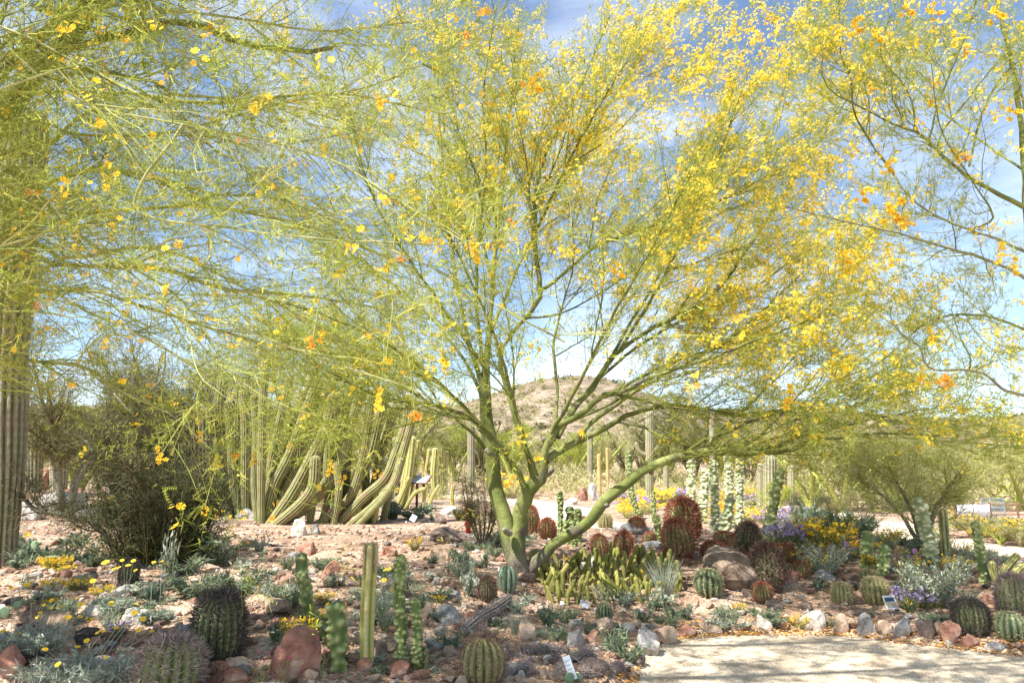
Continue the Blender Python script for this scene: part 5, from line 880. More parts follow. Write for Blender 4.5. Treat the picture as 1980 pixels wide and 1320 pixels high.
# banner on a fence beyond the side path
p, s = place(1840, 1018); s = s*1.0; Yf = p.y; zb = p.z
T = thing('garden_fence', (p.x, Yf, zb), 'thin brown rail fence beyond the side path at the far right', 'fence')
for k, px in enumerate((1780, 1816, 1850, 1884, 1919, 1972, 2010)): x = (px-1840)*s; box('post', T, (x, 0, .30), (.05, .05, .85), 'fence_brown')
for z in (.66, .36): box('rail', T, (55*s, 0.03, z), (240*s, .03, .035), 'fence_brown')
hx = (1885-1840)*s; T2_ = thing('banner', (p.x+hx, Yf-.05, zb+.5), 'blank white banner in two halves tied to the fence at the far right', 'banner')
mb = MB(); nx = 14
for sg in (-1, 1):
    X = np.linspace(0, 31*s, nx); Zt = np.array([.17, 0, -.17]); V = [(sg*(.8*s+x), .006*math.sin(x*14)+.01*abs(z), z-.01*math.sin(x/(31*s)*math.pi)) for z in Zt for x in X]; Fq = [(r_*nx+i, r_*nx+i+1, (r_+1)*nx+i+1, (r_+1)*nx+i) for r_ in range(2) for i in range(nx-1)]
    m1 = MB(); m1.add(V, [Fq]); o = link('banner_half', m1.mesh('banner_half', 'banner_white'), T2_); md = o.modifiers.new('thick', 'SOLIDIFY'); md.thickness = .004
gx_ = (1943-1840)*s; T = thing('metal_gate', (p.x+gx_, Yf+.4, zb), 'blue-grey metal gate with vertical bars beside the white banner', 'gate'); gw, gh = 42*s, .72
for sx_ in (-1, 1): box('frame', T, (sx_*gw/2, 0, gh/2+.1), (.04, .04, gh), 'blue_metal')
for z in (.12, gh*.75, gh+.1): box('frame', T, (0, 0, z), (gw, .035, .035), 'blue_metal')
for k in range(1, 10): box('bar', T, (-gw/2+gw*k/10, 0, gh/2+.1), (.014, .014, gh), 'blue_metal', bev=0)
# ------------------------------------------------ rocks
def hull(seed, n=22, flat=1., sub=True):
    q = np.random.RandomState(seed); bm = bmesh.new(); P = nrm(q.normal(size=(n, 3))); P = np.sign(P)*np.abs(P)**.75; P = P*q.uniform(.85, 1.1, (n, 1))*np.array([.5, .42, .36*flat])
    for v in P: bm.verts.new(v)
    r = bmesh.ops.convex_hull(bm, input=bm.verts); bmesh.ops.delete(bm, geom=[g for g in r['geom_interior'] if isinstance(g, bmesh.types.BMVert)], context='VERTS')
    if sub:
        bmesh.ops.bevel(bm, geom=bm.edges[:], offset=.012, segments=1, affect='EDGES'); bmesh.ops.triangulate(bm, faces=bm.faces)
        for v in bm.verts: v.co += v.co.normalized()*(mn.fractal(v.co*4+Vector((seed, 0, 0)), 1, 2, 3)*.05)
    return bm
def bm_mesh(bm, name, m, smooth=False):
    me = bpy.data.meshes.new(name); bm.to_mesh(me); bm.free(); me.materials.append(MATS[m]); [setattr(f, 'use_smooth', smooth) for f in me.polygons]; return me
def boulder_mesh(seed, m, dims, rough=.12, cuts=13, sub=4):
    q = np.random.RandomState(seed); bm = bmesh.new(); bmesh.ops.create_icosphere(bm, subdivisions=sub, radius=1)
    for _ in range(cuts):
        n = Vector(nrm(q.normal(size=3)*[1, 1, .8])); d = q.uniform(.52, .82)
        for v in bm.verts:
            e = v.co.dot(n)-d
            if e > 0: v.co -= n*e*.98
    for v in bm.verts: v.co += v.co.normalized()*(mn.fractal(v.co*1.6+Vector((seed*3, 1, 2)), 1, 2, 5)*rough + mn.fractal(v.co*5, 1, 2, 4)*rough*.35); v.co = Vector((v.co.x*dims[0]/2, v.co.y*dims[1]/2, v.co.z*dims[2]/2))
    return bm_mesh(bm, 'rock', m, False)
def boulder(px, py, w, hh, col, label, seed, rz=0., dep=1., sink=.33, rough=.12, sub=4, group=None, tilt=0):
    """px,py: middle of the foot in the picture"""
    p, s = place(px, py); W_, H_ = w*s, hh*s/(1-sink)*1.05; o = link('rock', boulder_mesh(seed, 'rock_'+col, (W_, W_*dep, H_), rough, sub=sub)); o.location = (p.x, p.y+W_*dep*.35, p.z+H_*(.5-sink)); o.rotation_euler = (0, tilt, rz); tag(o, label, 'rock', group)
BO = [
 (560, 1318, 118, 92, 'red-brown', 'big reddish boulder in the foreground beside the green totem cactus', .0, .8),
 (1425, 1140, 160, 76, 'brown', 'large flat brown boulder in tree shade left of the big brown barrel', .3, .8),
 (572, 1036, 42, 30, 'pale', 'whitish rounded rock at the foot of the organ pipe cacti', 0, 1), (607, 1034, 26, 22, 'grey', 'smooth grey stone right next to the whitish one under the organ pipes', 0, 1),
 (588, 1074, 46, 30, 'red-brown', 'purplish-brown rock behind the left leaning totem stem', 0, 1), (750, 1076, 36, 24, 'red-brown', 'dark rust rock leaning behind the tall totem stem', .4, 1),
 (850, 1082, 42, 26, 'tan', 'bright orange-tan block in the bed left of the agave', .2, .8), (862, 1052, 74, 30, 'dark', 'broad dark shaded boulder in front of the aloe with the red spike', 0, .7),
 (640, 1108, 34, 24, 'red-brown', 'rusty wedge-shaped stone on the soil left of the angular column', .7, .8), (760, 1150, 66, 34, 'dark', 'blackish shaded rock behind the tall totem stem base', 0, .8),
 (868, 1158, 46, 18, 'grey', 'flat grey-green stone left of the dark cone-shaped barrel', .2, .7), (826, 1195, 28, 34, 'tan', 'pinkish upright stone right of the shorter totem stems', .3, .8),
 (866, 1208, 66, 34, 'grey', 'mottled grey rock under the dead cactus trunk', 0, .8), (908, 1212, 30, 28, 'red-brown', 'salmon wedge rock against the dead cactus trunk', .4, .8),
 (838, 1256, 42, 22, 'grey', 'greyish block behind the bottom round barrel', .1, .8), (770, 1310, 60, 28, 'red-brown', 'reddish rock at the bottom below the tall totem stem', 0, .8), (700, 1300, 40, 26, 'red-brown', 'brown stone at the foot of the angular column', .5, .8), (735, 1275, 34, 40, 'dark', 'dark shadowed rock between the angular column and the tall totem', 0, .8),
 (455, 1300, 78, 24, 'tan', 'flat pale slab in front of the blackish shaggy barrel', .1, .7), (440, 1325, 100, 24, 'red-brown', 'reddish flat slab beneath the pale one at the bottom left', .1, .7),
 (178, 1198, 46, 34, 'pale', 'cream rock among the yellow daisies at the left', 0, .8), (248, 1210, 60, 34, 'pale', 'wider cream rock behind the purple flowers at the left', .3, .8), (240, 1152, 28, 20, 'grey', 'small pale grey stone behind the daisies', 0, .8), (95, 1262, 90, 44, 'tan', 'tan boulder half covered by silver foliage at the left', 0, .8), (12, 1312, 60, 60, 'red-brown', 'rust boulder cut by the lower left corner', 0, .8), (120, 1118, 28, 20, 'red-brown', 'small pinkish stone on bare soil at the left', 0, .8),
 (1018, 1238, 56, 36, 'tan', 'shaded tan boulder in the dead cactus litter under the tree', .2, .8), (1118, 1256, 44, 44, 'grey', 'grey-white pointed rock in the middle of the cactus skeletons', .4, .8), (1150, 1240, 36, 22, 'red-brown', 'pink streaked rock behind the grey-white pointed one', 0, .8), (1214, 1222, 36, 16, 'pale', 'smooth pale oval stone right of the lone green barrel', .1, .6),
 (1258, 1268, 66, 48, 'grey', 'large grey edging rock at the bend of the path', .2, .9), (1290, 1245, 60, 36, 'tan', 'tan edging rock just behind the bend of the path', .3, .8), (1232, 1288, 40, 32, 'dark', 'dark edging rock nearest the bend of the path', 0, .9), (1330, 1232, 50, 24, 'red-brown', 'low brownish edging rock left along the path', .1, .7), (1378, 1228, 50, 18, 'tan', 'flat tan edging rock along the path below the stem clump', 0, .7),
 (1481, 1222, 40, 34, 'pale', 'white-streaked leaning edging rock left of the cream block', .5, .7), (1512, 1212, 22, 22, 'red-brown', 'small red stone next to the white-streaked rock', 0, .8), (1430, 1218, 52, 22, 'tan', 'low tan edging rock left of the white-streaked one', 0, .7), (1582, 1222, 56, 40, 'pale', 'big cream block in the rock edging of the path', .1, .8), (1633, 1226, 32, 36, 'tan', 'upright tan rock right of the cream block', .2, .8), (1678, 1230, 44, 42, 'grey', 'grey pointed edging rock with flat dark face', .5, .7),
 (1715, 1226, 34, 24, 'tan', 'shaded brown edging rock right of the grey pointed one', 0, .8), (1752, 1230, 44, 34, 'grey', 'blocky grey edging rock below the little picture sign', .1, .8), (1800, 1236, 40, 34, 'dark', 'dark brown rounded edging rock left of the triangular one', 0, .8), (1847, 1240, 46, 48, 'red-brown', 'triangular reddish edging rock at the right', .3, .7), (1886, 1252, 42, 26, 'red-brown', 'brown edging rock just right of the triangular one', 0, .8), (1820, 1222, 30, 20, 'tan', 'small tan rock behind the triangular one', 0, .8), (1935, 1262, 40, 20, 'grey', 'low grey edging rock near the right edge', 0, .8), (1560, 1180, 40, 18, 'dark', 'dark flat rock above the cream block', .1, .7), (1535, 1128, 50, 28, 'red-brown', 'orange-red boulder right of the big brown barrel', 0, .8), (1600, 1122, 56, 18, 'grey', 'dark grey slab below the silver bush', .1, .6), (1607, 1108, 34, 18, 'red-brown', 'pinkish-red rock right behind the dark grey slab', 0, .8), (1657, 1128, 22, 18, 'red-brown', 'bright orange rock between the golden cacti', .3, .8),
 (1225, 1033, 70, 20, 'grey', 'flat grey slab behind the two red-fringed barrels', .1, .5), (1262, 1062, 60, 16, 'grey', 'lower flat grey slab by the small reddish barrel', 0, .6), (1150, 968, 28, 36, 'pale', 'white upright boulder at the end of the pale far path', .2, .8), (1128, 968, 26, 24, 'red-brown', 'pink boulder left of the white upright one by the far path', 0, .8), (1105, 975, 30, 16, 'pale', 'low pale boulder beside the far path', 0, .8), (872, 1000, 44, 20, 'pale', 'whitish rock mound right of the yellow-green columns', 0, .8), (850, 1012, 30, 14, 'dark', 'dark shaded rock right of the tiny white label', 0, .8),
 (78, 945, 60, 46, 'red-brown', 'red ledge rock behind the saguaros at the far left', 0, .8), (110, 990, 110, 40, 'pale', 'broad sunlit pinkish rock ledge at the far left', .1, .6), (160, 1010, 80, 30, 'pale', 'lower sunlit ledge rock by the dark thicket', .3, .6), (40, 1005, 60, 34, 'pale', 'pale ledge rock right behind the big saguaro', 0, .7), (130, 965, 50, 26, 'red-brown', 'reddish ledge rock under the light ribbed saguaro', 0, .7),
 (545, 1005, 36, 14, 'red-brown', 'pink flat rock under the leaning organ pipe stems', 0, .7), (470, 1002, 44, 18, 'pale', 'pale stone left of the upright organ pipe stem', 0, .7), (430, 1012, 30, 14, 'pale', 'small pale stone under the bowed organ pipe stems', 0, .7), (1340, 1175, 36, 18, 'tan', 'tan stone below the broad dark green barrel', 0, .7), (1500, 1178, 40, 16, 'dark', 'dark stone right of the small red-crowned barrel', 0, .7), (1170, 1120, 10, 8, 'tan', 'tiny tan stone inside the olive stem clump', 0, 1)]
random.seed(2)
for k, (px, py, w, hh, c, lab, rz, dep) in enumerate(BO): boulder(px, py, w, hh, c, lab, 100+k, rz, dep, sub=4 if w > 50 else 3)
# landmarks used to tell small things apart
MARK = [(b[0], b[1]-b[3]*.3, 'the '+b[5]) for b in BL] + [(b[0], b[1]-b[3]*.4, 'the '+b[5]) for b in BO]
def short(w):
    w = w.replace(' one of the two', '').split(); out = []
    for x in w:
        if len(out) >= 3 and x in ('beside', 'in', 'behind', 'at', 'left', 'right', 'with', 'showing', 'tucked', 'by', 'above', 'below', 'along', 'under', 'next', 'among', 'against', 'leaning', 'cut', 'on', 'tilted', 'between', 'half', 'just', 'alone', 'seen', 'of', 'nearest', 'over', 'inside'): break
        out.append(x)
    return ' '.join(out[:8])
MARK = [(a, b, short(c)) for a, b, c in MARK]
for a, b, c in [(1010, 1080, 'the tree base'), (300, 1080, 'the dark thicket'), (652, 1230, 'the leaning totem'), (777, 1180, 'the tall totem stem'), (712, 1180, 'the angular olive column'), (1170, 1130, 'the olive stem clump'), (905, 1010, 'the aloe with the red spike'), (1725, 1175, 'the picture sign'), (1810, 1110, 'the round silver bush'), (1102, 1290, 'the long white plant label'), (945, 1190, 'the dead cactus trunk'), (150, 1280, 'the silver daisy plant'), (20, 1080, 'the big left saguaro'), (505, 1000, 'the upright organ pipe stem'), (812, 960, 'the information board')]: MARK.append((a, b, c))
MX = np.array([(m[0], m[1]) for m in MARK]); SEEN = {}
def where(px, py, head, tail=''):
    d = np.hypot((MX[:, 0]-px), (MX[:, 1]-py)*1.6); od = np.argsort(d)[:7]
    opts = []
    for j in od:
        dx, dy = px-MX[j, 0], py-MX[j, 1]; far = 'well ' if d[j] > 90 else 'just '
        rel = ('right of' if dx > 0 else 'left of') if abs(dx) > 1.2*abs(dy) else ('in front of' if dy > 0 else 'behind'); opts.append(far+rel+' '+MARK[j][2])
    for o_ in opts:
        l = head+' '+o_
        if len(l.split()) <= 16 and l not in SEEN: SEEN[l] = 1; return l
    return head+' '+opts[0]
HULLS = {c: [bm_mesh(hull(200+k*7+len(c), 20+k % 3*4, .8+.15*(k % 3)), 'rock', 'rock_'+c) for k in range(5)] for c in ROCKC}
q = np.random.RandomState(77); cnt = 0; occ = []
while cnt < 280:
    px, py = q.uniform(0, 1980), 1000+320*q.uniform(0, 1)**.8; p, s = place(px, py)
    ed = float(edge_d(np.array([p.x]), np.array([p.y]))[0])
    if ed < .1 or p.y > 17: continue
    if float(seg_d(p.x, p.y, PATH2)) < 1.2 or float(seg_d(p.x, p.y, PATH3)) < 1.3: continue
    if q.rand() > (.98 if ed < .45 else .42): continue
    sz = np.exp(q.normal(math.log(.10), .42)); sz = min(sz, .26)
    if any((p-o_[0]).length < (sz+o_[1])*.5 for o_ in occ): continue
    occ.append((p, sz)); c = q.choice(['red-brown', 'tan', 'grey', 'pale', 'dark'], p=[.34, .28, .16, .14, .08]); o = link('rock', HULLS[c][q.randint(5)]); o.location = p+Vector((0, 0, sz*.12)); k = sz/.8
    o.scale = (k*q.uniform(.9, 1.3), k*q.uniform(.8, 1.1), k*q.uniform(.6, 1.)); o.rotation_euler = (q.uniform(-.3, .3), q.uniform(-.3, .3), q.uniform(0, 6)); size = 'small' if sz < .08 else ('middling' if sz < .13 else 'larger')
    tag(o, where(px, py, f'{size} {c} stone'), 'rock', 'loose stones scattered over the bed'); cnt += 1
# gravel: thousands of pebbles
def gravel(n, seed, lo, hi, ys, name='gravel'):
    q = np.random.RandomState(seed); bm = hull(5, 9, 1, False); base_ = np.array([v.co[:] for v in bm.verts]); bm.verts.index_update(); Ft = np.array([[v.index for v in f.verts] for f in bm.faces]); bm.free()
    y = ys[0]+(ys[1]-ys[0])*q.rand(n*3)**1.5; x = q.uniform(-.8, .8, n*3)*(y+1.5); ok = (edge_d(x, y) > .03) & (seg_d(x, y, PATH2) > 1.2) & (seg_d(x, y, PATH3) > 1.3); x, y = x[ok][:n], y[ok][:n]; n = len(x)
    sz = lo*(hi/lo)**(q.rand(n)**2.2); a = q.uniform(0, 6.28, n); S = base_[None]*sz[:, None, None]*np.stack([q.uniform(.8, 1.5, n), q.uniform(.7, 1.2, n), q.uniform(.5, 1.2, n)], 1)[:, None]
    X = S[..., 0]*np.cos(a)[:, None]-S[..., 1]*np.sin(a)[:, None]; Y = S[..., 0]*np.sin(a)[:, None]+S[..., 1]*np.cos(a)[:, None]; V = np.stack([X+x[:, None], Y+y[:, None], S[..., 2]+(H(x, y)+sz*.15)[:, None]], -1).reshape(-1, 3); m = len(base_)
    Fa = (Ft[None]+np.arange(n)[:, None, None]*m).reshape(-1, Ft.shape[1]); o = link(name, mesh_np(name, V, [Fa], 'pebbles', False, {'rnd': np.repeat(q.rand(n), m)}), kind='stuff'); return o
o = gravel(9000, 5, .018, .11, (4, 16)); tag(o, 'loose pinkish gravel and small stones covering the cactus bed', 'gravel')
o = gravel(1500, 6, .05, .13, (4, 15), 'cobbles'); tag(o, 'fist-sized broken stones lying thickly among the cacti', 'stones')
q = np.random.RandomState(19); n = 9000; y = 4.2+11*q.rand(n)**1.3; x = q.uniform(-.75, .8, n)*(y+1.5); ok = (edge_d(x, y) > .0) & (seg_d(x, y, PATH2) > 1.2); x, y = x[ok], y[ok]; n = len(x); a = q.uniform(0, 6.28, n); l_ = q.uniform(.02, .11, n); dz = q.uniform(-.01, .03, n); c = np.stack([x, y, H(x, y)+q.uniform(.008, .04, n)], 1); d = np.stack([np.cos(a)*l_, np.sin(a)*l_, dz], 1); w_ = np.stack([-np.sin(a), np.cos(a), 0*a], 1)*.0025
V = np.stack([c-d-w_, c-d+w_, c+d], 1).reshape(-1, 3); o = link('dry_litter', mesh_np('dry_litter', V, [np.arange(3*n).reshape(-1, 3)], 'leaf_straw', False, {'rnd': np.repeat(q.rand(n)**2, 3)}), kind='stuff'); tag(o, 'dry twigs and straw scattered over the soil', 'litter')
# fallen petals and leaf litter
q = np.random.RandomState(9); n = 9000; y = 4+10*q.rand(n)**1.3; x = q.uniform(-.75, .8, n)*(y+1.5); k = int(n*.3); x[:k] = q.uniform(.5, 6, k); y[:k] = edge_y(x[:k])+np.abs(q.normal(size=k))*.18-.12; ok = (edge_d(x, y) > -.25); x, y = x[ok], y[ok]; n = len(x)
c = np.stack([x, y, H(x, y)+q.uniform(.008, .03, n)], 1); a = q.uniform(0, 6.28, n); r_ = q.uniform(.006, .015, n)*np.where(edge_d(x, y) < .3, 1.2, 1); V = np.stack([c+np.stack([r_*np.cos(a+b), r_*np.sin(a+b), q.uniform(-.006, .006, n)], 1) for b in (0, 1.6, 3.1, 4.7)], 1).reshape(-1, 3); i = np.arange(n)*4
o = link('fallen_petals', mesh_np('fallen_petals', V, [np.stack([i, i+1, i+2, i+3], -1)], 'litter', False, {'rnd': np.repeat(q.rand(n), 4)}), kind='stuff'); tag(o, 'fallen orange petals and dry leaf bits strewn over soil and path edge', 'petals')
# ------------------------------------------------ small plants
def blades(n, R0, Hh, wid, q, splay=.5, curl=.3, K=4):
    a = q.uniform(0, 6.28, n); S = np.stack([np.cos(a), np.sin(a), 0*a], 1)*q.uniform(0, R0, n)[:, None]; D = nrm(np.stack([np.cos(a)*splay*q.rand(n), np.sin(a)*splay*q.rand(n), np.ones(n)], 1)+q.normal(size=(n, 3))*.15); L_ = q.uniform(.55, 1, n)[:, None]*Hh; Wd = nrm(np.cross(D, q.normal(size=(n, 3)))); V = []; out = np.stack([np.cos(a), np.sin(a), -.3+0*a], 1)
    for k in range(K): t = k/(K-1); c = S+D*L_*t+out*L_*curl*t*t; w = wid*(1-t)**.6; V += [c-Wd*w, c+Wd*w]
    V = np.stack(V, 1); i = np.arange(n)[:, None]*2*K; Fq = np.concatenate([i+np.array([[2*k, 2*k+1, 2*k+3, 2*k+2]]) for k in range(K-1)]); return V.reshape(-1, 3), Fq, np.repeat(q.rand(n), 2*K), V[:, -1]
def leafy(nst, nl, R0, Hh, ll, lw, q, splay=.6):
    a = q.uniform(0, 6.28, nst); D = nrm(np.stack([np.cos(a)*splay*q.rand(nst)*1.3, np.sin(a)*splay*q.rand(nst)*1.3, np.ones(nst)], 1)); L_ = q.uniform(.5, 1, nst)[:, None]*Hh; S = np.stack([np.cos(a), np.sin(a), 0*a], 1)*R0*.3*q.rand(nst)[:, None]; out = np.stack([np.cos(a), np.sin(a), 0*a], 1)
    P = np.stack([S+D*L_*t+out*R0*.5*t*t for t in np.linspace(0, 1, 6)], 1)+q.normal(size=(nst, 6, 3))*Hh*.02; V1, F1 = tubes(P, np.tile(np.linspace(.003, .0015, 6), (nst, 1)), 3)
    V2, F2, rn = clump_leaves(P, nl, (ll*.6, ll*1.2), lw, q, .006, .5, (.15, 1)); return V1, F1, V2, F2, rn, P
PL = {}
def plant_kind(key, kind, lm, **k):
    q = np.random.RandomState(abs(hash_(key)) % 9999)
    if kind == 'blades': V, Fq, rn, tips = blades(k['n'], k['R0'], k['H'], k['w'], q, k.get('splay', .5), k.get('curl', .3)); mb = MB(); mb.add(V, [Fq], rnd=rn); parts = [('leaves', mb.mesh('leaves', lm, False))]; P = tips[:, None]
    else:
        V1, F1, V2, F2, rn, P = leafy(k['ns'], k['nl'], k['R0'], k['H'], k['ll'], k['lw'], q, k.get('splay', .6)); mb = MB(); mb.add(V1, [F1], rnd=.5); sb = MB(); sb.add(V2, [F2], rnd=rn); parts = [('stems', mb.mesh('stems', 'twig_pale')), ('leaves', sb.mesh('leaves', lm, False))]
    if 'fl' in k:
        fm, nf, fs = k['fl']; tips = P[:, -1]; C = tips[q.randint(0, len(tips), nf)]+q.normal(size=(nf, 3))*k['R0']*.06+np.array([0, 0, .01]); V, Fq, rn = flowers(C, fs, q); mb = MB(); mb.add(V, [Fq], rnd=rn); parts.append(('flowers', mb.mesh('flowers', fm, False)))
    PL[key] = parts
def hash_(s): return sum(ord(c)*(i+3) for i, c in enumerate(s))
plant_kind('silvertuft', 'leafy', 'leaf_silver', ns=26, nl=700, R0=.14, H=.20, ll=.045, lw=.0035)
plant_kind('bluetuft', 'leafy', 'leaf_bluegreen', ns=22, nl=520, R0=.12, H=.16, ll=.05, lw=.006)
plant_kind('broad', 'leafy', 'leaf_bluegreen', ns=12, nl=120, R0=.11, H=.13, ll=.07, lw=.012)
plant_kind('broadgrey', 'leafy', 'leaf_silver', ns=12, nl=150, R0=.11, H=.17, ll=.055, lw=.011)
plant_kind('grassy', 'blades', 'leaf_bluegreen', n=160, R0=.06, H=.2, w=.002, splay=.9)
plant_kind('greygrass', 'blades', 'leaf_silver', n=200, R0=.07, H=.26, w=.0018, splay=.8)
plant_kind('yellowtuft', 'leafy', 'leaf_olive', ns=40, nl=600, R0=.18, H=.15, ll=.03, lw=.003, fl=('petal_yellow', 260, .009))
plant_kind('whitegold', 'leafy', 'leaf_silver', ns=30, nl=500, R0=.2, H=.24, ll=.04, lw=.004, fl=('petal_yellow', 60, .014))
plant_kind('bigsilver', 'leafy', 'leaf_silver', ns=70, nl=2600, R0=.3, H=.5, ll=.045, lw=.010)
plant_kind('purplebush', 'leafy', 'leaf_bluegreen', ns=50, nl=1200, R0=.2, H=.3, ll=.035, lw=.005, fl=('petal_purple', 420, .016))
plant_kind('goldbush', 'leafy', 'leaf_olive', ns=60, nl=1400, R0=.25, H=.42, ll=.05, lw=.005, fl=('petal_yellow', 320, .018))
plant_kind('darkbush', 'leafy', 'leaf_dark', ns=60, nl=1800, R0=.3, H=.5, ll=.05, lw=.006)
plant_kind('pinkstalk', 'leafy', 'leaf_bluegreen', ns=7, nl=30, R0=.08, H=.3, ll=.03, lw=.005, splay=.4, fl=('petal_pink', 34, .011))
plant_kind('orangepoppy', 'leafy', 'leaf_bluegreen', ns=10, nl=120, R0=.08, H=.15, ll=.04, lw=.003, fl=('petal_orange', 4, .024))
plant_kind('fieldgold', 'leafy', 'leaf_straw', ns=40, nl=700, R0=.32, H=.38, ll=.07, lw=.007, fl=('petal_yellow', 260, .024))
def plant(key, px, py, w, hh, label, name='desert_plant', cat='plant', group=None):
    p, s = place(px, py); parts = PL[key]; T = thing(name, p-Vector((0, 0, .01)), label, cat, group, random.uniform(0, 6)); 
    ext = PLX[key]; T.scale = (w*s/ext[0],)*2+(hh*s/ext[1],)
    for nm, me in parts: link(nm, me, T, 'stuff')
    return T
PLX = {}
for k, parts in PL.items():
    V = np.concatenate([np.array([v.co[:] for v in me.vertices]) for _, me in parts]); PLX[k] = (2*np.percentile(np.abs(V[:, :2]), 96), np.percentile(V[:, 2], 98))
random.seed(12)
for a in [
 ('bigsilver', 1812, 1172, 100, 84, 'round silver-leaved bush in sunlight between the totem clump and the path', 'silver_bush', 'bush'), ('bigsilver', 1598, 1112, 66, 54, 'silver-leaved bush below the yellow and lilac flowers', 'silver_bush', 'bush'),
 ('purplebush', 1520, 1062, 70, 50, 'lilac flowering bush left of the yellow one beyond the barrels', 'flowering_bush', 'bush'), ('purplebush', 1548, 1055, 60, 40, 'second lilac flowering bush, touching the yellow one', 'flowering_bush', 'bush'), ('goldbush', 1590, 1058, 76, 52, 'yellow flowering bush above the silver one', 'flowering_bush', 'bush'), ('goldbush', 1624, 1060, 54, 44, 'smaller yellow flowering bush just right of the bigger yellow one', 'flowering_bush', 'bush'), ('whitegold', 1545, 1090, 80, 34, 'pale bush with tiny yellow flowers under the lilac ones', 'flowering_bush', 'bush'),
 ('purplebush', 1760, 1182, 56, 44, 'small lavender flowering plant right of the little picture sign', 'flowering_bush', 'bush'), ('purplebush', 1792, 1176, 40, 30, 'smallest lavender plant at the foot of the round silver bush', 'flowering_bush', 'bush'),
 ('greygrass', 1285, 1150, 70, 84, 'tall pale grass tuft at the right end of the olive stem clump', 'grass_tuft', 'grass'), ('greygrass', 1000, 1226, 50, 50, 'silvery grass tuft beside the shaded tan boulder', 'grass_tuft', 'grass'), ('bluetuft', 1062, 1210, 44, 36, 'dark blue-green tuft behind the cactus skeletons'), ('bluetuft', 1186, 1262, 62, 44, 'larger blue-green tuft right of the cactus skeletons'), ('bluetuft', 1215, 1278, 50, 34, 'blue-green tuft nearest the bend of the path'),
 ('yellowtuft', 575, 1236, 72, 40, 'yellow flowering mound above the big red boulder', 'flowering_plant'), ('broad', 535, 1244, 40, 44, 'bright green leafy plant on the left side of the yellow mound'), ('broad', 870, 1250, 50, 30, 'green rosette plant left of the small pale blue label'), ('silvertuft', 745, 1215, 60, 62, 'silvery plant between the angular column and the tall totem', 'silver_plant'), ('silvertuft', 735, 1172, 60, 44, 'pale silver foliage behind the tall totem stem', 'silver_plant'), ('grassy', 800, 1140, 44, 24, 'short green grassy tuft right of the tall totem top', 'grass_tuft', 'grass'), ('greygrass', 672, 1215, 40, 44, 'grey grassy tuft between the leaning totem and the angular column', 'grass_tuft', 'grass'),
 ('darkbush', 300, 1092, 220, 60, 'dark leafy undergrowth at the foot of the thicket', 'undergrowth', 'bush'), ('bluetuft', 415, 1092, 90, 60, 'blue-green herb right of the dark thicket'), ('bluetuft', 355, 1110, 70, 34, 'green herb in front of the dark thicket'), ('bluetuft', 460, 1150, 90, 50, 'grey-green herb patch behind the blackish shaggy barrel'), ('bluetuft', 380, 1155, 90, 40, 'grey-green herb left of the blackish shaggy barrel'), ('broad', 290, 1160, 60, 34, 'leafy green herb behind the wide cream rock'), ('silvertuft', 540, 1160, 80, 40, 'silvery-green herb left of the leaning totem stem', 'silver_plant'), ('broad', 110, 1092, 100, 36, 'dark leafy ground plant under the big left saguaro'), ('broad', 40, 1098, 60, 30, 'leafy green plant by the left prickly pear'), ('broadgrey', 325, 1115, 26, 84, 'single tall grey-leaved sprout in front of the dark thicket', 'young_plant'),
 ('broadgrey', 905, 1150, 34, 60, 'grey-leaved upright plant left of the dark cone-shaped barrel', 'silver_plant'), ('silvertuft', 890, 1118, 44, 40, 'small silver plant beneath the aloe', 'silver_plant'), ('goldbush', 802, 1064, 30, 26, 'small yellow flowering herb behind the tall totem top', 'flowering_plant'), ('pinkstalk', 650, 1012, 44, 36, 'pink flowered stalks at the foot of the widest organ pipe', 'flowering_plant'), ('goldbush', 395, 1015, 60, 30, 'yellow flowering herb beneath the bowed organ pipe stems', 'flowering_plant'), ('orangepoppy', 478, 1062, 30, 22, 'single orange poppy on the soil left of the purplish-brown rock', 'flowering_plant'), ('pinkstalk', 505, 1318, 50, 60, 'magenta flower stalks in front of the big red boulder, on its left', 'flowering_plant'), ('pinkstalk', 545, 1322, 44, 70, 'magenta flower stalks over the middle of the big red boulder', 'flowering_plant'), ('pinkstalk', 622, 1310, 26, 78, 'magenta flower stalk at the right side of the big red boulder', 'flowering_plant'), ('pinkstalk', 815, 1290, 40, 56, 'pink flower stalk among the short totem stems', 'flowering_plant'), ('pinkstalk', 1098, 1145, 22, 40, 'pale pink flower stalk in the olive stem clump', 'flowering_plant'),
 ('bluetuft', 800, 1002, 80, 24, 'spiky blue-grey tuft near the tiny white label'), ('silvertuft', 690, 998, 60, 34, 'silver-grey bush under the widest organ pipe', 'silver_plant'), ('grassy', 1395, 1110, 30, 30, 'green tuft tucked on the shaded boulder', 'grass_tuft', 'grass'), ('broad', 1128, 1222, 44, 18, 'small bright green leaves below the weathered label'), ('darkbush', 1120, 898, 60, 50, 'dark green rounded shrub beyond the tree limbs', 'shrub', 'bush'), ('fieldgold', 985, 960, 90, 44, 'golden shrub glowing between the two main trunks', 'shrub', 'bush'), ('goldbush', 1560, 1060, 30, 20, 'tiny yellow plant between lilac bushes', 'flowering_plant')]:
    plant(*a[:6], name=a[6] if len(a) > 6 else 'desert_plant', cat=a[7] if len(a) > 7 else 'plant')
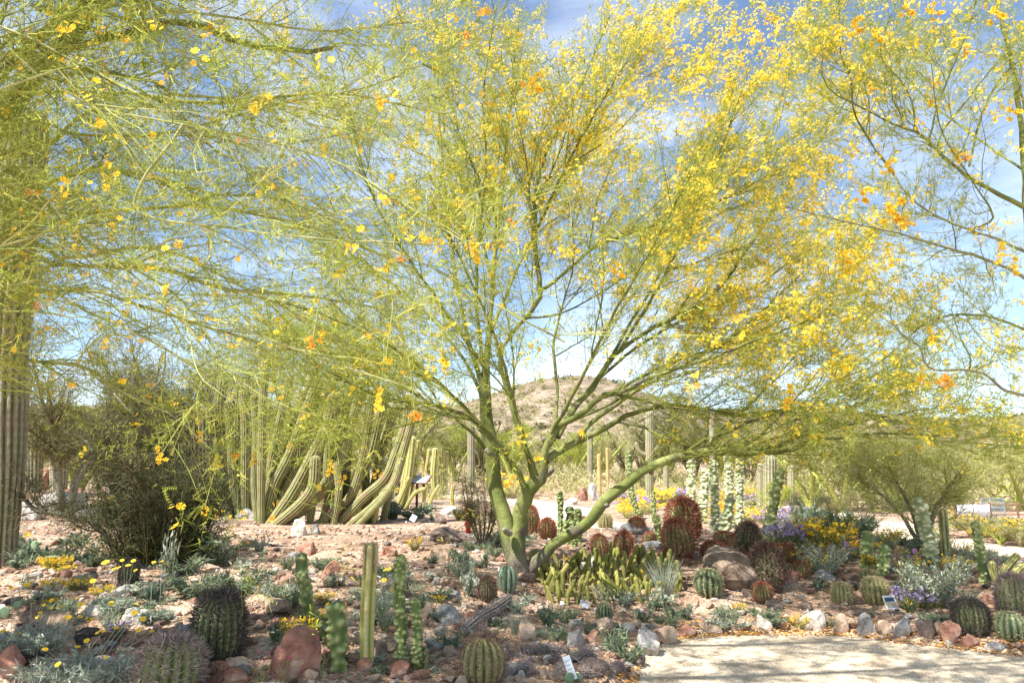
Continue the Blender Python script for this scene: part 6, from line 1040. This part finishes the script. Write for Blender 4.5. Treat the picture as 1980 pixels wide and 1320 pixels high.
# dark twiggy dome behind the left trunk
q = np.random.RandomState(8); p, s = place(932, 1058)
T5 = Tree('twiggy_shrub', tuple(p), 'bare blackish-green twiggy shrub directly left of the left tree trunk', 'shrub'); st = [stem3([(p.x, p.y, p.z-.03, .012), (p.x+.2*math.cos(a), p.y+.15*math.sin(a), p.z+.4, .009), (p.x+.30*math.cos(a)-.03, p.y+.25*math.sin(a), p.z+1.0+.15*math.sin(a*3), .004)], 10) for a in np.linspace(0, 5.8, 14)]
bush_tree(T5, st, 140, 1300, 4200, 6000, 'leaf_dark', 'twig_brown', q, L2=(.15, .4), L3=(.08, .25), L4=(.04, .12), leaf=(.015, .03), lw=.0035, tv=(0, 0, .0), r2=.007, sides=5)
# far field: golden, purple and silver clumps, bushes and trees
q = np.random.RandomState(17); cnt = 0
HEADS = {'silvertuft': 'silvery ', 'bluetuft': 'blue-green ', 'broad': 'leafy green ', 'broadgrey': 'grey-leaved ', 'grassy': 'grassy ', 'yellowtuft': 'yellow-dotted ', 'fieldgold': 'golden ', 'whitegold': 'pale ', 'purplebush': 'lilac ', 'darkbush': 'dark ', 'goldbush': 'yellow ', 'greygrass': 'grey grassy '}
def far_scatter(n, xr, yr, keys, hpx, wpx, head, name, cat, grp):
    c = 0; tries = 0
    while c < n and tries < n*12:
        tries += 1; px, py = q.uniform(*xr), q.uniform(*yr); p, s = place(px, py)
        if (560 < px < 830 and 1035 < py < 1095) or any(abs(px-b[0]) < b[2]*.6+wpx[0]*.4 and b[1]-b[3]*.9 < py < b[1]+26 for b in BL+BO[:6]): continue
        if float(seg_d(p.x, p.y, PATH2)) < 1.5 or float(seg_d(p.x, p.y, PATH3)) < 1.5: continue
        k = keys[q.randint(len(keys))]; f = q.uniform(.7, 1.3); plant(k, px, py, q.uniform(*wpx), q.uniform(*hpx), where(px, py, HEADS.get(k, '')+head.replace('small grey-green ', 'small ').replace('tiny ', 'tiny ') if k in HEADS else head), name, cat, grp); c += 1
far_scatter(46, (1190, 1560), (965, 1025), ['fieldgold', 'fieldgold', 'whitegold', 'purplebush'], (16, 34), (30, 60), 'flowering clump in the sunny field', 'flowering_plant', 'plant', 'flowering clumps in the sunny field behind the barrels')
far_scatter(14, (1545, 1690), (1014, 1040), ['silvertuft', 'darkbush', 'whitegold', 'bluetuft'], (30, 48), (40, 70), 'rounded shrub before the side path', 'shrub', 'bush', 'rounded shrubs before the side path')
far_scatter(34, (1540, 1960), (1035, 1110), ['fieldgold', 'whitegold', 'silvertuft', 'whitegold', 'goldbush'], (14, 34), (28, 60), 'flowering clump in the bed', 'flowering_plant', 'plant', 'pale flowering clumps at the right')
far_scatter(16, (1780, 1980), (1020, 1062), ['fieldgold', 'darkbush', 'goldbush'], (18, 34), (36, 64), 'low shrub beside the side path', 'shrub', 'bush', 'low shrubs beyond the side path')
far_scatter(30, (20, 900), (955, 1010), ['silvertuft', 'whitegold', 'bluetuft', 'goldbush'], (10, 26), (20, 50), 'low herb in the middle distance', 'desert_plant', 'plant', 'low herbs in the middle distance')
far_scatter(160, (20, 1950), (1050, 1215), ['silvertuft', 'bluetuft', 'broad', 'broadgrey', 'grassy', 'yellowtuft', 'bluetuft'], (12, 34), (22, 60), 'small grey-green herb', 'desert_plant', 'plant', 'small herbs scattered over the bed')
far_scatter(26, (330, 1200), (1215, 1315), ['silvertuft', 'bluetuft', 'broadgrey', 'grassy'], (10, 26), (18, 46), 'tiny foreground herb', 'desert_plant', 'plant', 'tiny herbs in the foreground')
# silver daisy plants at the lower left
def daisy_plant(px, py, w, hh, heads, label):
    p0, s0 = place(px, py); q = np.random.RandomState(int(px+py)); T = thing('marigold_plant', p0, label, 'plant', 'yellow marigold plants'); V1, F1, V2, F2, rn, P = leafy(90, 5200, w*s0*.5, hh*s0*.55, .055, .0048, q, .9); sb = MB(); sb.add(V2, [F2], rnd=rn); link('leaves', sb.mesh('leaves', 'leaf_silver', False), T, 'stuff')
    mb = MB(); pp = []
    for hx, hy in heads:
        e = W3(hx, hy, p0.y-.15+q.uniform(-.2, .2))-np.array(p0); b = np.array([(e[0])*.25+q.uniform(-.1, .1), q.uniform(-.1, .1), 0.02]); mid = (b+e)/2+np.array([0, 0, .04]); pp.append(spline(np.stack([b, mid, e]), 8)); o = link('flower_head', DAISY, T); o.location = e; sc = q.uniform(.7, 1.15)*.0165*(p0.y/5); o.scale = (sc,)*3; o.rotation_euler = (q.uniform(.1, .9), q.uniform(-.4, .4), 0)
    V, Fq = tubes(np.array(pp), np.full((len(pp), 8), .0019), 4); mb.add(V, [Fq], rnd=.5); link('flower_stems', mb.mesh('flower_stems', 'leaf_silver'), T, 'stuff')
mb = MB(); a = np.arange(14)*2*np.pi/14
for r0, r1, z0, z1, off in ((.25, 1., .05, .16, 0), (.2, .75, .1, .32, .22)):
    for k in a+off: c, s_ = math.cos(k), math.sin(k); w = .2; mb.add([(c*r0-s_*w*.5, s_*r0+c*w*.5, z0), (c*r0+s_*w*.5, s_*r0-c*w*.5, z0), (c*r1+s_*w, s_*r1-c*w, z1), (c*(r1+.1), s_*(r1+.1), z1-.03), (c*r1-s_*w, s_*r1+c*w, z1)], [[(0, 1, 2, 4)], [(2, 3, 4)]], rnd=[.3, .3, .7, .8, .7])
for rr_, zz in ((.4, .1), (.33, .3)): pass
ring = [(0, 0, .36)]+[(.36*math.cos(k), .36*math.sin(k), .26) for k in a[::2]]; mb.add(ring, [[(0, 1+i, 1+(i+1) % 7) for i in range(7)]], rnd=.12); ring = [(0, 0, -.25)]+[(.3*math.cos(k), .3*math.sin(k), .05) for k in a[::2]]; mb.add(ring, [[(0, 1+(i+1) % 7, 1+i) for i in range(7)]], rnd=.5)
DAISY = mb.mesh('flower_head', 'petal_yellow', False)
daisy_plant(150, 1345, 230, 150, [(87, 1255), (112, 1284), (168, 1238), (225, 1213), (277, 1196), (268, 1218), (248, 1207), (190, 1222), (202, 1219), (294, 1220), (260, 1184), (150, 1250), (205, 1270)], 'silvery marigold plant with yellow daisies filling the lower left corner')
daisy_plant(60, 1262, 150, 90, [(62, 1167), (85, 1169), (100, 1175), (120, 1172), (150, 1156), (156, 1168), (132, 1193), (155, 1192), (168, 1195), (178, 1196), (100, 1160), (78, 1184), (60, 1124), (22, 1136), (52, 1130), (92, 1124), (5, 1220), (35, 1225), (73, 1192)], 'marigold plant with long bent stalks at the left edge behind the tan boulder')
daisy_plant(215, 1185, 60, 50, [(236, 1083), (222, 1100), (230, 1097), (258, 1084), (262, 1102), (248, 1093), (202, 1088), (206, 1086), (180, 1123)], 'marigold plant with tall yellow daisies in front of the small blackish barrel')
daisy_plant(300, 1200, 60, 30, [(297, 1086), (313, 1085), (320, 1090), (263, 1168), (215, 1166), (298, 1088)], 'marigold plant with few daisies near the wide cream rock')
daisy_plant(745, 1180, 50, 40, [(743, 1121), (752, 1100), (745, 1102), (760, 1140), (766, 1145)], 'marigold plant with small daisies beside the tall totem stem')
# purple verbena
plant('purplebush', 230, 1226, 44, 26, 'purple verbena in bloom beside the cream rocks at the left', 'verbena', 'flower'); plant('pinkstalk', 202, 1312, 40, 60, 'pink flowers rising through the silver marigold foliage', 'flowering_plant'); plant('pinkstalk', 178, 1175, 26, 22, 'small dark pink flowers in shade behind the cream rock', 'flowering_plant')
# withered flowers on the two crowns
for px, py, Y0, m, nm, n in ((325, 1240, (322, 1345), 'petal_orange', 'withered orange-brown flowers on the crown of the wide pink-spined barrel', 9), (1972, 1118, (1962, 1190), 'petal_orange', 'orange flower on the pale ribbed barrel at the right edge', 7)):
    p0, s0 = place(*Y0); c = W3(px, py, p0.y+.1); T = thing('cactus_flower', tuple(c), nm, 'flower'); q = np.random.RandomState(n)
    for k in range(n): mb = MB(); V, Fq, rn = flowers(np.zeros((1, 3)), .022, q); mb.add(V, [Fq], rnd=rn*.8); o = link('flower', mb.mesh('flower', m, False), T); o.location = (q.normal()*.05, q.normal()*.04, q.uniform(-.01, .02))
# dead cactus skeletons
def skeleton(pts, w, label, seed, part_n=9):
    p0, s0 = place(*pts[0]); q = np.random.RandomState(seed); T = thing('dead_cactus', p0, label, 'dead cactus', 'fallen dead cactus stems'); P = np.array([np.array(place(x, y)[0]) for x, y in pts]); P[:, 2] += w*s0*.4; P = spline(P-np.array(p0), 22); R = np.full(22, w*s0*.5); R[0] *= .7; R[-1] *= .6
    V, Fq, Ft, A = ribbed(P, R*.8, 10, .4, 4, wob=.06, seed=seed); mb = MB(); mb.add(V, [Fq, Ft], rnd=A*.8); link('core', mb.mesh('core', 'dead_wood'), T); sb = MB(); V2, F1, F2, rn = spines_on(P, R*.8, 10, 1, 7, .045, .0014, seed, .2); sb.add(V2, [F1, F2], rnd=rn); link('spines', sb.mesh('spines', 'spine_grey', False), T, 'stuff')
skeleton([(985, 1168), (955, 1190), (925, 1208), (896, 1232)], 26, 'long dead grey cactus trunk lying below the tree toward the round barrel', 1)
skeleton([(935, 1214), (925, 1230), (915, 1246)], 12, 'short broken side piece under the dead cactus trunk', 2)
skeleton([(1010, 1262), (1060, 1262), (1100, 1268)], 17, 'black and white striped dead stem lying left of the grey-white pointed rock', 3)
skeleton([(1112, 1292), (1128, 1280), (1145, 1270)], 26, 'curled dead spiny stem end right of the long white label', 4)
skeleton([(985, 1275), (1010, 1292), (1030, 1306)], 18, 'dead spiny stem right of the round bottom barrel', 5)
skeleton([(1120, 1308), (1165, 1306), (1205, 1292)], 18, 'dead grey stem stretched along the lower path edge', 6)
skeleton([(1070, 1275), (1085, 1295), (1080, 1312)], 14, 'short dead stem just left of the long white label', 7)
skeleton([(1105, 1232), (1120, 1222), (1128, 1214)], 9, 'blackened dead stub in the gravel below the lone green barrel', 8)
skeleton([(1906, 1116), (1916, 1100), (1934, 1088)], 12, 'dead grey stump leaning by the slim pale green totem', 9)
# ------------------------------------------------ background bushes and trees on the slope
VAR = []
for k, (lm, tm) in enumerate([('leaf_straw', 'twig_pale'), ('leaf_olive', 'twig_brown'), ('leaf_lime', 'twig_pale'), ('leaf_dark', 'twig_brown'), ('leaf_straw', 'twig_brown'), ('leaf_olive', 'twig_pale')]):
    q = np.random.RandomState(300+k); st = []
    for j in range(5): a = j*1.26+q.uniform(-.3, .3); st.append(stem3([(0, 0, -.03, .03), (.12*math.cos(a), .12*math.sin(a), .3, .022), (.34*math.cos(a), .34*math.sin(a), .62, .01), (.45*math.cos(a), .45*math.sin(a), .78, .004)], 10))
    P1 = np.stack([x[0] for x in st]); R1 = np.stack([x[1] for x in st]); mb = MB(); V, Fq = tubes(P1, R1, 6); mb.add(V, [Fq], rnd=.5); tr = mb.mesh('trunk', tm)
    A2 = grow(P1, R1, 45, (.2, .42), (15, 60), np.array((0, 0, .2)), .5, 7, (.2, 1), .008, q); A3 = grow(*A2, 340, (.1, .24), (15, 65), np.array((0, 0, .15)), .5, 5, (.1, 1), .003, q, taper=.4); mb = MB()
    for (P, R), s in ((A2, 3), (A3, 3)): V, Fq = tubes(P, R, s); mb.add(V, [Fq], rnd=np.repeat(q.rand(len(P)), P.shape[1]*s))
    tw = mb.mesh('twigs', tm); mb = MB(); V, Fq, rn = clump_leaves(A3[0], 5200, (.02, .045), .0045, q, .022); mb.add(V, [Fq], rnd=rn); VAR.append((tr, tw, mb.mesh('foliage', lm, False)))
q = np.random.RandomState(61); CL_ = ['straw-green', 'olive', 'bright green', 'dark green', 'dry tan', 'dull olive']
spots = []
def bgt(px, py, hpx, wpx, v, name='desert_tree'):
    p, s = place(px, py); T = thing(name, p, '', 'tree' if hpx > 70 else 'shrub', 'desert trees and shrubs on the slope behind the bed', q.uniform(0, 6), (wpx*s, wpx*s, hpx*s*1.05)); tr, tw, fo = VAR[v]
    T['label'] = where(px, py-hpx/2, ('tall ' if hpx > 110 else 'low ' if hpx < 60 else '')+CL_[v]+(' desert tree far' if hpx > 70 else ' shrub far')); link('trunk', tr, T); link('twigs', tw, T, 'stuff'); link('foliage', fo, T, 'stuff')
MARK += [(1256, 880, 'the armed saguaro'), (1160, 910, 'the two tan stalks'), (1488, 930, 'the stout grey-green saguaro'), (1883, 990, 'the white banner'), (1785, 960, 'the gold-green tree'), (911, 860, 'the pale saguaro near the trunk'), (1340, 930, 'the leftmost white-knobbed totem'), (1412, 930, 'the tallest white-knobbed totem'), (700, 860, 'the widest organ pipe'), (1943, 990, 'the metal gate'), (66, 890, 'the saguaro with pale top'), (1377, 850, 'the fork of the low limb'), (1700, 930, 'the side path')]; MX = np.array([(m[0], m[1]) for m in MARK])
for px, py, hh, w, v in [(1110, 930, 110, 120, 2), (1160, 925, 90, 120, 0), (1210, 925, 130, 150, 4), (1060, 925, 90, 110, 4), (1290, 930, 120, 140, 1), (1340, 930, 140, 150, 3), (1400, 930, 120, 150, 5), (1450, 935, 130, 150, 1), (1520, 960, 150, 200, 4), (1570, 985, 170, 220, 0), (1630, 990, 150, 220, 5), (1680, 975, 130, 180, 0), (1500, 1000, 70, 90, 2), (1610, 1010, 70, 110, 1), (1560, 1015, 60, 90, 3), (1740, 985, 140, 200, 5), (1850, 985, 130, 210, 0), (1930, 970, 110, 200, 2), (1980, 985, 120, 180, 0), (880, 930, 120, 140, 5), (830, 930, 110, 140, 2), (930, 925, 130, 140, 1), (990, 930, 110, 120, 2), (760, 940, 130, 170, 1), (690, 950, 150, 190, 0), (620, 950, 150, 190, 5), (540, 950, 160, 200, 4), (460, 950, 160, 200, 1), (380, 950, 160, 200, 0), (230, 960, 160, 220, 4), (150, 955, 150, 200, 5), (60, 930, 150, 200, 2), (0, 950, 170, 200, 1), (300, 940, 170, 200, 0), (1250, 955, 50, 80, 1), (1330, 960, 50, 80, 5), (1200, 945, 45, 70, 4), (1100, 945, 50, 80, 4), (1040, 940, 50, 80, 5), (1820, 1040, 44, 90, 5), (1880, 1040, 50, 90, 4), (1935, 1052, 46, 90, 5), (1975, 1058, 50, 90, 4)]: bgt(px, py, hh, w, v, 'desert_tree' if hh > 70 else 'desert_shrub')
for _ in range(50): px = q.uniform(-40, 2020); py = q.uniform(905, 925); bgt(px, py, q.uniform(40, 95), q.uniform(70, 130), q.randint(6))
# dense low scrub on the flat between the bed and the hills
n = 1700; by = q.uniform(30, 66, n); bx = q.uniform(-.85, .85, n)*by; ok = (seg_d(bx, by, PATH2) > 1.8) & (seg_d(bx, by, PATH3) > 1.8); bx, by = bx[ok], by[ok]; n = len(bx); bz = H(bx, by); m_ = 40
C = np.repeat(np.stack([bx, by, bz], 1), m_, 0); S = np.repeat(q.uniform(.35, 1.3, n), m_)[:, None]; D = nrm(q.normal(size=(len(C), 3))*[1, 1, .8]+[0, 0, .4]); D[:, 2] = np.abs(D[:, 2]); E = C+D*S*q.uniform(.1, 1, (len(C), 1))*[1, 1, 1.3]; A_ = nrm(D+q.normal(size=D.shape)*.5)*S*.28; B_ = nrm(np.cross(A_, q.normal(size=D.shape)))*S*.035
V = np.stack([E-B_, E+A_, E+B_], 1).reshape(-1, 3); o = link('desert_scrub', mesh_np('desert_scrub', V, [np.arange(len(V)).reshape(-1, 3)], 'leaf_straw', False, {'rnd': np.repeat(np.repeat(q.rand(n), m_), 3)}), kind='stuff'); tag(o, 'dense dry scrub covering the flat below the hills', 'scrub')
# scrub covering the hills
a = np.radians(q.uniform(-50, 50, 2600)); r = q.uniform(66, 200, 2600); bx, by = r*np.sin(a), r*np.cos(a); bz = hillz(bx, by); n = 20; C = np.repeat(np.stack([bx, by, bz], 1), n, 0); S = np.repeat(q.uniform(.5, 1.5, 2600), n)[:, None]; D = nrm(q.normal(size=(len(C), 3))*[1, 1, .7]+[0, 0, .3]); E = C+D*S*q.uniform(.2, 1, (len(C), 1))+[0, 0, .3]; U = q.normal(size=(len(C), 3))*.2*S; V_ = q.normal(size=(len(C), 3))*.2*S
V = np.stack([E-U, E+V_, E+U], 1).reshape(-1, 3); o = link('hill_scrub', mesh_np('hill_scrub', V, [np.arange(len(V)).reshape(-1, 3)], 'leaf_olive', False, {'rnd': np.repeat(np.repeat(q.rand(2600), n), 3)}), kind='stuff'); tag(o, 'sparse scrub dotted over the far brown hills', 'scrub')
